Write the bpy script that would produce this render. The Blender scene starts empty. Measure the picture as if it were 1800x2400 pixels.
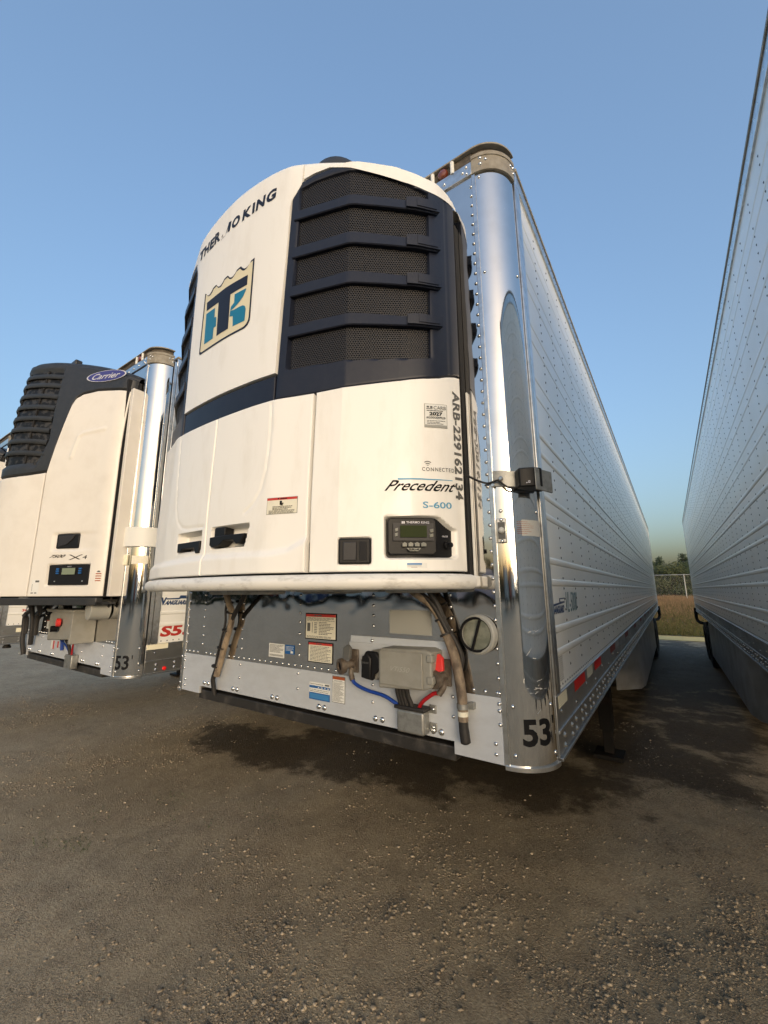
import bpy, bmesh, math, random, bisect
import numpy as np
from mathutils import Vector, Matrix
R_ = math.radians
random.seed(7)
rng = np.random.default_rng(11)
scene = bpy.context.scene
col = scene.collection

# ------------------------------------------------------------------ camera
CAM = (1.7394, -1.6783, 1.8935)
YAW, PITCH, ROLL, FPX = 0.6047, 0.1919, -0.0063, 952.889
def camera_basis(yaw, pitch, roll):
    cy, sy, cp, sp = math.cos(yaw), math.sin(yaw), math.cos(pitch), math.sin(pitch)
    f = Vector((-sy*cp, cy*cp, sp)); r = Vector((cy, sy, 0)); u = r.cross(f)
    cr, sr = math.cos(roll), math.sin(roll)
    return cr*r+sr*u, -sr*r+cr*u, f
r_, u_, f_ = camera_basis(YAW, PITCH, ROLL)
cd = bpy.data.cameras.new('camera'); cam = bpy.data.objects.new('camera', cd); col.objects.link(cam)
cam.matrix_world = Matrix(((r_.x, u_.x, -f_.x, CAM[0]), (r_.y, u_.y, -f_.y, CAM[1]),
                           (r_.z, u_.z, -f_.z, CAM[2]), (0, 0, 0, 1)))
cd.sensor_fit = 'VERTICAL'; cd.sensor_height = 36; cd.sensor_width = 27
cd.lens = 36*FPX/2400; cd.clip_start = .05; cd.clip_end = 3000
scene.camera = cam

# ------------------------------------------------------------------ dusk sky, low sun behind the camera to the right
SUN_AZ = (0.70, -0.714)              # horizontal direction towards the sun
SUN_EL = 8.0
world = bpy.data.worlds.new('World'); scene.world = world; world.use_nodes = True
nt = world.node_tree; nt.nodes.clear()
sky = nt.nodes.new('ShaderNodeTexSky'); sky.sky_type = 'NISHITA'; sky.sun_disc = False
sky.sun_elevation = R_(SUN_EL)
sky.sun_rotation = math.atan2(SUN_AZ[0], SUN_AZ[1])
sky.altitude = 0; sky.air_density = 1.0; sky.dust_density = 7.0; sky.ozone_density = 2.5
# evening haze evens out the whole dome: brightness to the power SKY_POW, colour kept
SKY_POW, SKY_GAIN, SKY_TINT = 0.70, 0.450, (.985, .91, .845)
bw = nt.nodes.new('ShaderNodeRGBToBW'); nt.links.new(sky.outputs[0], bw.inputs[0])
pw = nt.nodes.new('ShaderNodeMath'); pw.operation = 'POWER'; pw.inputs[1].default_value = SKY_POW-1; nt.links.new(bw.outputs[0], pw.inputs[0])
gn = nt.nodes.new('ShaderNodeMath'); gn.operation = 'MULTIPLY'; gn.inputs[1].default_value = SKY_GAIN; nt.links.new(pw.outputs[0], gn.inputs[0])
vm = nt.nodes.new('ShaderNodeVectorMath'); vm.operation = 'SCALE'; nt.links.new(sky.outputs[0], vm.inputs[0]); nt.links.new(gn.outputs[0], vm.inputs['Scale'])
bg = nt.nodes.new('ShaderNodeBackground'); bg.inputs[1].default_value = 0.15
wo = nt.nodes.new('ShaderNodeOutputWorld')
tn = nt.nodes.new('ShaderNodeVectorMath'); tn.operation = 'MULTIPLY'; tn.inputs[1].default_value = SKY_TINT   # the camera's warm white balance
nt.links.new(vm.outputs[0], tn.inputs[0]); nt.links.new(tn.outputs[0], bg.inputs[0]); nt.links.new(bg.outputs[0], wo.inputs[0])
sd = bpy.data.lights.new('sun', 'SUN'); sd.energy = 0.24; sd.angle = R_(24); sd.color = (1.0, .86, .68)
sun = bpy.data.objects.new('sun', sd); col.objects.link(sun)
sun.rotation_euler = Vector((SUN_AZ[0], SUN_AZ[1], math.tan(R_(SUN_EL)))).to_track_quat('Z', 'Y').to_euler()
scene.view_settings.view_transform = 'Standard'; scene.view_settings.look = 'None'
scene.view_settings.gamma = 1; scene.view_settings.use_curve_mapping = False
scene.view_settings.exposure = 3.05

# ------------------------------------------------------------------ materials
MATS = {}
def mat(name, color, rough=.5, metal=0., coat=0., spec=.5, aniso=0., emis=None, noise=None, bump=None, stretch=None, rvar=0.):
    """noise=(scale, second colour, amount, low, high); bump=(scale, strength, distance)"""
    if name in MATS: return MATS[name]
    m = bpy.data.materials.new(name); m.use_nodes = True; t = m.node_tree
    b = t.nodes['Principled BSDF']
    b.inputs['Base Color'].default_value = (*color, 1); b.inputs['Roughness'].default_value = rough
    b.inputs['Metallic'].default_value = metal; b.inputs['Specular IOR Level'].default_value = spec
    b.inputs['Coat Weight'].default_value = coat; b.inputs['Coat Roughness'].default_value = .08
    if aniso: b.inputs['Anisotropic'].default_value = aniso
    if emis: b.inputs['Emission Color'].default_value = (*emis[:3], 1); b.inputs['Emission Strength'].default_value = emis[3]
    co = t.nodes.new('ShaderNodeTexCoord'); src = co.outputs['Object']
    if stretch:
        mp = t.nodes.new('ShaderNodeMapping'); mp.inputs['Scale'].default_value = stretch
        t.links.new(src, mp.inputs[0]); src = mp.outputs[0]
    if noise:
        n = t.nodes.new('ShaderNodeTexNoise'); n.inputs['Scale'].default_value = noise[0]; n.inputs['Detail'].default_value = 6
        n.inputs['Roughness'].default_value = .62
        t.links.new(src, n.inputs['Vector'])
        mr = t.nodes.new('ShaderNodeMapRange'); mr.inputs[1].default_value = noise[3]; mr.inputs[2].default_value = noise[4]
        mr.inputs[3].default_value = 0; mr.inputs[4].default_value = noise[2]
        t.links.new(n.outputs[0], mr.inputs[0])
        mx = t.nodes.new('ShaderNodeMix'); mx.data_type = 'RGBA'
        mx.inputs[6].default_value = (*color, 1); mx.inputs[7].default_value = (*noise[1], 1)
        t.links.new(mr.outputs[0], mx.inputs[0]); t.links.new(mx.outputs[2], b.inputs['Base Color'])
        if rvar:
            ad = t.nodes.new('ShaderNodeMath'); ad.operation = 'MULTIPLY_ADD'
            ad.inputs[1].default_value = rvar; ad.inputs[2].default_value = rough
            t.links.new(mr.outputs[0], ad.inputs[0]); t.links.new(ad.outputs[0], b.inputs['Roughness'])
    if bump:
        n2 = t.nodes.new('ShaderNodeTexNoise'); n2.inputs['Scale'].default_value = bump[0]; n2.inputs['Detail'].default_value = 2
        t.links.new(src, n2.inputs['Vector'])
        bp = t.nodes.new('ShaderNodeBump'); bp.inputs['Strength'].default_value = bump[1]; bp.inputs['Distance'].default_value = bump[2]
        t.links.new(n2.outputs[0], bp.inputs['Height']); t.links.new(bp.outputs[0], b.inputs['Normal'])
    MATS[name] = m; return m

M_WHITE = mat('white_shroud', (.85, .835, .79), .42, coat=.10, noise=(7, (.68, .645, .57), .5, .50, .82), bump=(3, .10, .02), stretch=(1.6, 1.6, .5))
M_BAR   = mat('white_bumper', (.74, .73, .69), .42, noise=(14, (.30, .27, .23), .55, .52, .75), stretch=(1, 1, 3))
M_NAVY  = mat('navy_plastic', (.010, .013, .025), .42, spec=.35, noise=(30, (.018, .020, .030), .6, .4, .7), bump=(160, .15, .001))
M_MESH  = mat('grille_mesh_plastic', (.020, .019, .021), .55)
M_BLACKP = mat('black_plastic', (.009, .009, .010), .45, spec=.25)
M_DARK  = mat('unit_cavity', (.008, .008, .009), .8)
M_STEEL = mat('polished_stainless', (.70, .69, .675), .04, metal=1, noise=(5, (.55, .53, .50), .5, .45, .75), bump=(3.4, .75, .006), rvar=.05)
M_POST  = mat('brushed_stainless_post', (.72, .715, .70), .05, metal=1, noise=(7, (.58, .565, .54), .5, .45, .8), bump=(1.3, .10, .004), rvar=.06)
M_ALU   = mat('mill_aluminium', (.62, .65, .685), .45, metal=.35, noise=(6, (.48, .49, .50), .6, .42, .75), bump=(2.5, .15, .004), stretch=(1, 1, 2.5), rvar=.15)
M_TRIM  = mat('aluminium_trim', (.70, .71, .71), .30, metal=1, noise=(20, (.42, .40, .37), .7, .45, .7))
M_RIVET = mat('rivet_steel', (.74, .74, .73), .18, metal=1)
M_RIVETW = mat('rivet_painted', (.085, .085, .085), .45, metal=.3)
M_RAIL  = mat('bottom_rail_aluminium', (.46, .47, .47), .42, metal=1, noise=(5, (.22, .21, .19), .75, .4, .7), stretch=(1, .3, 1), rvar=.2)
M_SIDE  = mat('white_side_sheet', (.91, .905, .86), .30, coat=.18, noise=(3.2, (.80, .78, .69), .5, .45, .75), bump=(2.0, .30, .014), stretch=(1, .8, .8), rvar=.12)
M_CAP   = mat('grimy_roof_cap', (.30, .275, .225), .62, noise=(12, (.17, .14, .10), .85, .4, .68), bump=(30, .3, .004))
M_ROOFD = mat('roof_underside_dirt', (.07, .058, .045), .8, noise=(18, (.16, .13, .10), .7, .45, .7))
M_ROOF  = mat('roof_sheet', (.55, .55, .53), .5)
M_RUBBER = mat('tyre_rubber', (.014, .014, .014), .75)
M_CHASSIS = mat('black_chassis_steel', (.012, .011, .010), .7, spec=.2, noise=(9, (.025, .016, .012), .7, .5, .7))
M_COUPLER = mat('greasy_coupler_steel', (.022, .020, .018), .5, noise=(11, (.09, .08, .07), .8, .5, .72))
M_SKIRT = mat('grey_side_skirt', (.42, .43, .43), .45, noise=(3, (.19, .18, .165), .7, .4, .7))
M_RIM   = mat('steel_rim', (.35, .35, .35), .4, metal=.8)
M_BOX   = mat('grey_connector_box', (.27, .265, .235), .55, noise=(8, (.18, .17, .14), .6, .45, .7), bump=(90, .2, .001))
M_BLUE  = mat('blue_air_line', (.008, .045, .27), .35)
M_RED   = mat('red_air_line', (.36, .008, .012), .35)
M_REDG  = mat('red_gladhand_tag', (.70, .04, .035), .45)
M_GLAD  = mat('dirty_gladhand', (.11, .085, .065), .6, metal=.3, noise=(25, (.28, .25, .21), .7, .45, .7))
M_HOSE  = mat('dirty_rubber_hose', (.30, .235, .165), .7, noise=(18, (.075, .055, .04), .9, .42, .62), stretch=(1, 1, .5))
M_HOSEB = mat('black_rubber_hose', (.018, .016, .015), .6)
M_GALV  = mat('galvanised_bracket', (.36, .36, .34), .5, metal=.75, noise=(30, (.22, .22, .20), .7, .45, .65))
M_PLATEG = mat('grey_painted_plate', (.34, .34, .31), .5)
M_GLASS = mat('document_holder_lid', (.16, .17, .13), .12, coat=.6, noise=(9, (.33, .33, .26), .8, .45, .6))
M_PAPER = mat('cream_label', (.74, .71, .58), .5, noise=(25, (.60, .57, .45), .4, .5, .8))
M_WPAPER = mat('white_label', (.74, .74, .70), .5)
M_LRED  = mat('label_red', (.50, .035, .025), .5)
M_LBROWN = mat('label_orange_brown', (.34, .075, .018), .5)
M_LBLUE = mat('label_blue', (.012, .105, .32), .45)
M_LBLUE2 = mat('label_light_blue', (.05, .21, .46), .45)
M_INK   = mat('black_ink', (.008, .008, .009), .7, spec=.15)
M_INKG  = mat('grey_ink', (.10, .10, .095), .6)
M_NINK  = mat('navy_ink', (.010, .012, .024), .5, spec=.3)
M_TEAL  = mat('teal_ink', (.004, .165, .29), .4)
M_CREAM = mat('logo_cream', (.72, .65, .44), .42)
M_CYAN  = mat('light_blue_ink', (.09, .33, .52), .4)
M_VBLUE = mat('maker_blue_ink', (.015, .05, .14), .45)
M_VTEAL = mat('maker_teal_ink', (.02, .15, .18), .45)
M_TAPEW = mat('white_reflective_tape', (.95, .90, .68), .4, coat=.3)
M_TAPER = mat('red_reflective_tape', (.88, .012, .010), .35, coat=.3)
M_TAPED = mat('faded_red_tape', (.20, .035, .030), .5)
M_AMBER = mat('amber_lens', (.16, .035, .015), .2, coat=.6)
M_CLEAR = mat('clear_lamp_lens', (.55, .55, .52), .12, coat=.8)
M_LCD   = mat('green_grey_screen', (.030, .040, .014), .6, spec=.1)
M_LCDC  = mat('pale_green_screen', (.20, .24, .17), .5, spec=.2)
M_BUTTON = mat('grey_buttons', (.20, .20, .17), .5)
M_CBLACK = mat('charcoal_shell', (.020, .021, .022), .45, noise=(25, (.035, .035, .035), .6, .4, .7), bump=(120, .2, .001))
M_CWHITE = mat('cream_shell', (.76, .725, .66), .42, coat=.1, noise=(5, (.64, .595, .52), .5, .45, .75))
M_CBLUE = mat('purple_blue_badge', (.045, .045, .20), .35)
M_BADGE = mat('badge_silver', (.55, .55, .60), .4)
M_TAPEC = mat('clear_tape', (.55, .54, .50), .25, coat=.4)

# ------------------------------------------------------------------ object helpers
def tag(o, label=None, cat=None, group=None, kind=None):
    if label: o['label'] = label
    if cat: o['category'] = cat
    if group: o['group'] = group
    if kind: o['kind'] = kind
    return o
def empty(name, loc=(0, 0, 0), rz=0., label=None, cat=None, group=None):
    o = bpy.data.objects.new(name, None); col.objects.link(o); o.empty_display_size = .2
    o.location = loc; o.rotation_euler = (0, 0, rz)
    return tag(o, label, cat, group)
def link_mesh(name, me, m, parent=None, loc=None):
    o = bpy.data.objects.new(name, me); col.objects.link(o)
    if m is not None and not me.materials: me.materials.append(m)
    if parent is not None: o.parent = parent
    if loc is not None: o.location = loc
    return o
class MB:
    """collects shapes, then links them as ONE mesh object"""
    def __init__(s): s.v = []; s.f = []
    def add(s, vs, fs):
        k = len(s.v); s.v.extend([tuple(p) for p in vs]); s.f.extend([tuple(i+k for i in f) for f in fs]); return s
    def box(s, x0, x1, y0, y1, z0, z1):
        return s.add([(x0,y0,z0),(x1,y0,z0),(x1,y1,z0),(x0,y1,z0),(x0,y0,z1),(x1,y0,z1),(x1,y1,z1),(x0,y1,z1)],
                     [(0,3,2,1),(4,5,6,7),(0,1,5,4),(1,2,6,5),(2,3,7,6),(3,0,4,7)])
    def prism(s, pts, f0, f1):
        """2D polygon pts; f0/f1 map (u,v) to the two end faces"""
        n = len(pts); vs = [f0(*p) for p in pts]+[f1(*p) for p in pts]
        return s.add(vs, [tuple(range(n)), tuple(range(2*n-1, n-1, -1))]+[(i, i+n, (i+1) % n+n, (i+1) % n) for i in range(n)])
    def tube(s, path, rad, seg=10, caps=True):
        path = [Vector(p) for p in path]; n = len(path)
        rads = rad if isinstance(rad, (list, tuple)) else [rad]*n
        k = len(s.v); t0 = (path[1]-path[0]).normalized()
        a = t0.orthogonal().normalized()
        for i, p in enumerate(path):
            t = (path[min(i+1, n-1)]-path[max(i-1, 0)]).normalized()
            a = (a-t*a.dot(t)).normalized(); b = t.cross(a)
            for j in range(seg):
                th = 2*math.pi*j/seg; s.v.append(tuple(p+(a*math.cos(th)+b*math.sin(th))*rads[i]))
        for i in range(n-1):
            for j in range(seg):
                q = (j+1) % seg; s.f.append((k+i*seg+j, k+i*seg+q, k+(i+1)*seg+q, k+(i+1)*seg+j))
        if caps: s.f.append(tuple(k+j for j in range(seg-1, -1, -1))); s.f.append(tuple(k+(n-1)*seg+j for j in range(seg)))
        return s
    def lathe(s, prof, axis_o, axis_d, seg=20, caps=True):
        """prof: list of (radius, distance along axis)"""
        o = Vector(axis_o); d = Vector(axis_d).normalized(); a = d.orthogonal().normalized(); b = d.cross(a); k = len(s.v)
        for r, h in prof:
            for j in range(seg):
                th = 2*math.pi*j/seg; s.v.append(tuple(o+d*h+(a*math.cos(th)+b*math.sin(th))*r))
        for i in range(len(prof)-1):
            for j in range(seg):
                q = (j+1) % seg; s.f.append((k+i*seg+j, k+i*seg+q, k+(i+1)*seg+q, k+(i+1)*seg+j))
        if caps:
            s.f.append(tuple(k+j for j in range(seg-1, -1, -1))); e = k+(len(prof)-1)*seg; s.f.append(tuple(e+j for j in range(seg)))
        return s
    def grid(s, nu, nv, fn, closed=False):
        k = len(s.v)
        for i in range(nu):
            for j in range(nv): s.v.append(tuple(fn(i/(nu-1), j/(nv-1))))
        for i in range(nu-1):
            for j in range(nv-1):
                a = k+i*nv+j; s.f.append((a, a+nv, a+nv+1, a+1))
        return s
    def mesh(s, name, smooth=32):
        me = bpy.data.meshes.new(name); me.from_pydata(s.v, [], s.f); me.update()
        bm = bmesh.new(); bm.from_mesh(me); bmesh.ops.recalc_face_normals(bm, faces=bm.faces); bm.to_mesh(me); bm.free()
        if smooth: me.shade_smooth(); me.set_sharp_from_angle(angle=R_(smooth))
        return me
    def build(s, name, m, parent=None, bevel=0, smooth=32, seg=2):
        o = link_mesh(name, s.mesh(name, smooth), m, parent)
        if bevel:
            b = o.modifiers.new('bevel', 'BEVEL'); b.width = bevel; b.segments = seg; b.limit_method = 'ANGLE'; b.angle_limit = R_(40)
        return o
def box(name, m, parent, x0, x1, y0, y1, z0, z1, bevel=.002):
    return MB().box(x0, x1, y0, y1, z0, z1).build(name, m, parent, bevel)
def smooth_path(pts, n=6):
    P = [Vector(p) for p in pts]; out = []
    for i in range(len(P)-1):
        p0, p1, p2, p3 = P[max(i-1, 0)], P[i], P[i+1], P[min(i+2, len(P)-1)]
        for k in range(n):
            t = k/n
            out.append(.5*((2*p1)+(p2-p0)*t+(2*p0-5*p1+4*p2-p3)*t*t+(3*p1-p0-3*p2+p3)*t**3))
    out.append(P[-1]); return out
def dome_mesh(name, r, h, axis, seg=10):
    mb = MB(); mb.lathe([(r, 0), (r*.86, h*.55), (r*.45, h*.92), (.0005, h)], (0, 0, 0), axis, seg, caps=False); return mb.mesh(name, 60)

# ------------------------------------------------------------------ lettering and print: flat meshes laid on a surface
_TX = {}
def text2d(body, bold=0., spacing=1., res=3):
    key = (body, bold, spacing)
    if key not in _TX:
        cu = bpy.data.curves.new('lettering', 'FONT'); cu.body = body; cu.size = 1; cu.offset = bold; cu.space_character = spacing
        cu.resolution_u = res; cu.fill_mode = 'FRONT'
        ob = bpy.data.objects.new('lettering', cu); col.objects.link(ob)
        dg = bpy.context.evaluated_depsgraph_get(); me = bpy.data.meshes.new_from_object(ob.evaluated_get(dg))
        vs = np.array([v.co[:2] for v in me.vertices]); fs = [tuple(p.vertices) for p in me.polygons]
        bpy.data.objects.remove(ob); bpy.data.curves.remove(cu); bpy.data.meshes.remove(me)
        lo, hi = vs.min(0), vs.max(0); vs = (vs-lo)/(hi-lo)
        _TX[key] = (vs, fs)
    return _TX[key]
def flat_bm(vs, fs, cuts=0):
    bm = bmesh.new(); V = [bm.verts.new((x, y, 0)) for x, y in vs]
    for f in fs:
        try: bm.faces.new([V[i] for i in f])
        except ValueError: pass
    if cuts:
        lo = min(v.co.x for v in bm.verts); hi = max(v.co.x for v in bm.verts)
        for k in range(1, cuts):
            x = lo+(hi-lo)*k/cuts
            bmesh.ops.bisect_plane(bm, geom=bm.verts[:]+bm.edges[:]+bm.faces[:], plane_co=(x, 0, 0), plane_no=(1, 0, 0))
    return bm
def flat(name, m, parent, vs, fs, fn, cuts=0, up=None):
    """2D faces laid on a surface by fn(u,v); normals turned to face `up`"""
    bm = flat_bm(vs, fs, cuts)
    for v in bm.verts: v.co = fn(v.co.x, v.co.y)
    bmesh.ops.recalc_face_normals(bm, faces=bm.faces)
    bm.normal_update()
    if up is not None:
        u = Vector(up)
        for f in bm.faces:
            if f.normal.dot(u) < 0: f.normal_flip()
    me = bpy.data.meshes.new(name); bm.to_mesh(me); bm.free()
    return link_mesh(name, me, m, parent)
def lettering(name, m, parent, body, fn, bold=.0, shear=0., cuts=0, spacing=1., up=(0, -1, 0)):
    """fn maps the unit box of the words to space"""
    vs, fs = text2d(body, bold, spacing)
    vs = [(x+shear*(y-.5), y) for x, y in vs]
    return flat(name, m, parent, vs, fs, fn, cuts, up)
def rects2d(rs):
    vs, fs = [], []
    for x0, y0, x1, y1 in rs:
        k = len(vs); vs += [(x0, y0), (x1, y0), (x1, y1), (x0, y1)]; fs.append((k, k+1, k+2, k+3))
    return vs, fs
def poly2d(*polys):
    vs, fs = [], []
    for p in polys: k = len(vs); vs += list(p); fs.append(tuple(range(k, k+len(p))))
    return vs, fs
def print_lines(x0, y0, x1, y1, n, fill=.5, seed=0, ragged=.35, words=True):
    """rows of small print as broken strips"""
    rr = random.Random(seed); out = []; h = (y1-y0)/n
    for i in range(n):
        y = y1-(i+.75)*h; x = x0; end = x0+(x1-x0)*(1-ragged*rr.random()**2)
        while x < end:
            w = (x1-x0)*(.05+.13*rr.random()) if words else end-x
            out.append((x, y, min(x+w, end), y+h*fill)); x += w+(x1-x0)*.018
    return out
def on_front(x0, z0, x1, z1, off, y=0.):
    return lambda u, v: (x0+(x1-x0)*u, y-off, z0+(z1-z0)*v)
def label_sheet(name, parent, fn_off, base, layers, up=(0, -1, 0), cuts=0):
    """a printed sticker: the sheet is a part, each ink a piece of it; fn_off(off) gives the map"""
    o = flat(name, base, parent, *rects2d([(0, 0, 1, 1)]), fn_off(.0012), cuts, up)
    for i, (nm, m, rs) in enumerate(layers):
        flat(nm, m, o, *rects2d(rs), fn_off(.0018+.0004*i), cuts, up)
    return o

# ------------------------------------------------------------------ semi-trailers (53 ft refrigerated vans)
TW, TR, TL = 1.3, .157, 16.15          # half width, corner radius, length
ZB, ZS, ZP, ZT = 1.231, 1.475, 3.990, 4.085   # bottom, sill, top of corner post, roof edge
RIVET = dome_mesh('rivet', .0085, .0065, (0, -1, 0))
RIVET_BIG = dome_mesh('bolt', .0145, .010, (0, -1, 0), 12)
RIVET_X = dome_mesh('rivet', .0085, .0065, (1, 0, 0))
for _m in (RIVET, RIVET_BIG, RIVET_X): _m.materials.append(M_RIVET)
def arc_xy(a, r=TR, sx=1):
    """point on the rounded front corner, a = 0 at the front, 90 at the side"""
    return sx*(TW-TR+r*math.sin(a)), TR-r*math.cos(a)
def wheel_pair(parent, x_out, y, sx):
    """two tyres side by side on one hub"""
    for k in range(2):
        xo = x_out-sx*k*.33
        w = empty('wheel'); w.parent = parent
        t = MB(); t.lathe([(.29, -.135), (.40, -.14), (.475, -.125), (.505, -.09), (.51, 0), (.505, .09), (.475, .125), (.40, .14), (.29, .135)], (xo-sx*.14, y, .51), (1, 0, 0), 36, caps=False)
        t.build('tyre', M_RUBBER, w)
        r = MB(); r.lathe([(.29, -.13), (.27, -.10), (.25, .02), (.16, .05), (.15, .10), (.08, .12), (.005, .12)], (xo-sx*.14, y, .51), (sx, 0, 0), 28, caps=False)
        r.build('rim', M_RIM, w)
def build_trailer(name, cx, yf, label, sides=(1,), front='full', text_front=True, group=None, skirts=True, first_skirt=6.0):
    T = empty(name, (cx, yf, 0), 0, label, 'trailer', group)
    # --- floor, chassis, running gear
    box('floor_pan', M_CHASSIS, T, -TW+.02, TW-.02, TR+.02, TL-.05, 1.255, 1.40, 0)
    mb = MB()
    for k in range(40): mb.box(-TW+.06, TW-.06, .9+k*.385, .95+k*.385, 1.15, 1.254)
    mb.build('cross_members', M_CHASSIS, T)
    mb = MB()
    for sx in (-1, 1): mb.box(sx*.52-.06, sx*.52+.06, 10.6, 15.9, .86, 1.148)
    mb.build('slider_rails', M_CHASSIS, T, .006)
    box('coupler_plate', M_COUPLER, T, -.955, .927, .012, .95, 1.196, 1.2535, .006)
    mb = MB(); mb.lathe([(.055, 0), (.055, -.05), (.037, -.06), (.037, -.10), (.052, -.11), (.052, -.14)], (0, .62, 1.196), (0, 0, 1), 16); mb.build('kingpin', M_COUPLER, T)
    for sx in (-1, 1):
        lg = MB(); lg.box(sx*.95-.07, sx*.95+.07, 3.94, 4.08, .30, 1.20); lg.box(sx*.95-.05, sx*.95+.05, 3.96, 4.06, .06, .32)
        lg.build('landing_leg', M_CHASSIS, T, .004)
        box('landing_foot', M_CHASSIS, T, sx*.95-.15, sx*.95+.15, 3.86, 4.16, .012, .058, .004)
        for y in (12.65, 13.90): wheel_pair(T, sx*1.255, y, sx)
        fl = MB(); fl.box(*sorted((sx*.62, sx*1.22)), 15.2, 15.212, .25, .80); fl.build('mud_flap', M_RUBBER, T)
        hg = MB(); hg.tube(smooth_path([(sx*1.31, 15.7, 1.32), (sx*1.32, 15.7, 1.12), (sx*1.31, 15.68, .96), (sx*1.24, 15.5, .88), (sx*1.10, 15.3, .88)]), .045, 8); hg.build('flap_hanger', M_CHASSIS, T)
    for y in (12.65, 13.90):
        mb = MB(); mb.tube([(-1.1, y, .51), (1.1, y, .51)], .07, 12); mb.build('axle', M_CHASSIS, T)
    # --- skirts: angled in at the front, flat along the side
    if skirts:
        for sx in (-1, 1):
            o = [(sx*.93, first_skirt-.5), (sx*1.20, first_skirt), (sx*1.245, first_skirt+.35), (sx*1.245, 12.0)]
            lows = [.44, .40, .39, .36]
            mb = MB(); n = len(o)
            for (x, y), zl in zip(o, lows): mb.v += [(x, y, 1.19), (x, y, zl), (x-sx*.012, y, zl), (x-sx*.012, y, 1.19)]
            for i in range(n-1):
                for j in range(4): mb.f.append((4*i+j, 4*i+(j+1) % 4, 4*i+4+(j+1) % 4, 4*i+4+j))
            mb.f += [(0, 1, 2, 3), (4*n-1, 4*n-2, 4*n-3, 4*n-4)]
            mb.build('side_skirt', M_SKIRT, T, .003)
            rl = MB(); rl.box(sx*1.236, sx*1.262, 3.2, 12.0, 1.191, 1.222); rl.build('skirt_rail', M_TRIM, T, .002)
    # --- body
    box('front_core', M_DARK, T, -TW+TR, TW-TR, .012, .10, 1.30, 4.05, 0)
    for sx in (-1, 1):
        # side sheet with its horizontal beads
        mb = MB(); x0, x1 = sorted((sx*(TW-.05), sx*TW)); mb.box(x0, x1, .20, TL, ZS-.004, ZP+.06)
        sw = mb.build('side_wall', M_SIDE, T)
        if sx in sides:
            bmes = []
            for hb, wb in ((.0062, .0165), (.0030, .0125)):
              prof = []
              for k in range(9):
                th = math.pi*k/8; prof.append((sx*(TW-.0005+hb*math.sin(th)), wb*math.cos(th)))
              bead = MB()
              for yy in (.262, TL-.06):
                for x, z in prof: bead.v.append((x, yy, z))
              for k in range(8): bead.f.append((k, k+1, k+10, k+9))
              bead.f += [tuple(range(9)), tuple(range(17, 8, -1))]
              bmes.append(bead.mesh('bead', 40))
            for k in range(8):
                for dz in (0, .098):
                    z = 1.622+.3048*k+dz
                    if z < 3.93: link_mesh('bead', bmes[0 if z < 2.7 else 1], M_SIDE, sw, (0, 0, z))
            zs = [z for z in np.arange(1.545, 3.96, .0508)]
            dv = []; fv = []
            for c in range(51):
                y = .537+.3055*c
                for z in zs:
                    if min(abs(((z-1.622) % .3048)-q) for q in (0, .098, .3048)) < .024: continue
                    k = len(dv); r = .0072
                    dv += [(sx*(TW+.0002), y+r*math.cos(a), z+r*math.sin(a)) for a in (0, 1.05, 2.09, 3.14, 4.19, 5.24)]+[(sx*(TW+.0042), y, z)]
                    fv += [(k+i, k+(i+1) % 6, k+6) for i in range(6)]
            for i in range(300):
                y = .285+i*.0521
                k = len(dv); r = .0055
                dv += [(sx*(TW+.0002), y+r*math.cos(a), 1.487+r*math.sin(a)) for a in (0, 1.05, 2.09, 3.14, 4.19, 5.24)]+[(sx*(TW+.0042), y, 1.487)]
                fv += [(k+i2, k+(i2+1) % 6, k+6) for i2 in range(6)]
            mb = MB(); mb.v = dv; mb.f = fv
            tag(mb.build('side_rivets', M_RIVETW, sw, smooth=60), kind='stuff')
        # bottom rail: a flat web, a ridge and a bolted lower flange
        br = MB(); x0, x1 = sorted((sx*(TW-.04), sx*(TW+.006))); br.box(x0, x1, .165, TL, 1.240, ZS-.005)
        rail = br.build('bottom_rail', M_RAIL, T, .002)
        for z0, z1, d in ((1.327, 1.338, .012), (1.228, 1.2395, .016), (1.466, 1.4695, .010)):
            q = MB(); x0, x1 = sorted((sx*(TW-.03), sx*(TW+d))); q.box(x0, x1, .168, TL, z0, z1); q.build('rail_ridge', M_TRIM, rail, .001)
        if sx in sides:
            dv, fv = [], []
            def dm(y, z, r, h):
                k = len(dv)
                dv.extend([(sx*(TW+.0062), y+r*math.cos(a), z+r*math.sin(a)) for a in (0, .785, 1.57, 2.36, 3.14, 3.93, 4.71, 5.5)]+[(sx*(TW+.0062+h), y+r*.55*math.cos(a), z+r*.55*math.sin(a)) for a in (0, .785, 1.57, 2.36, 3.14, 3.93, 4.71, 5.5)])
                fv.extend([(k+i, k+(i+1) % 8, k+8+(i+1) % 8, k+8+i) for i in range(8)]+[tuple(k+8+i for i in range(8))])
            for i in range(120):
                y = .26+i*.127
                for z in (1.262, 1.302): dm(y+.03*(i % 2), z, .0125, .008)
            for i in range(50): dm(.24+i*.31, 1.398-.03*(i % 2), .008, .005)
            mb = MB(); mb.v = dv; mb.f = fv; tag(mb.build('rail_bolts', M_RIVET, rail, smooth=50), kind='stuff')
        # top rail
        tr = MB(); x0, x1 = sorted((sx*(TW-.04), sx*(TW+.010))); tr.box(x0, x1, .19, TL, ZP+.012, ZT-.004)
        top = tr.build('top_rail', M_TRIM, T, .003)
        q = MB(); x0, x1 = sorted((sx*(TW-.05), sx*(TW+.016))); q.box(x0, x1, .19, TL, ZT-.003, ZT+.018); q.build('roof_edge', M_CAP, top, .003)
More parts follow.
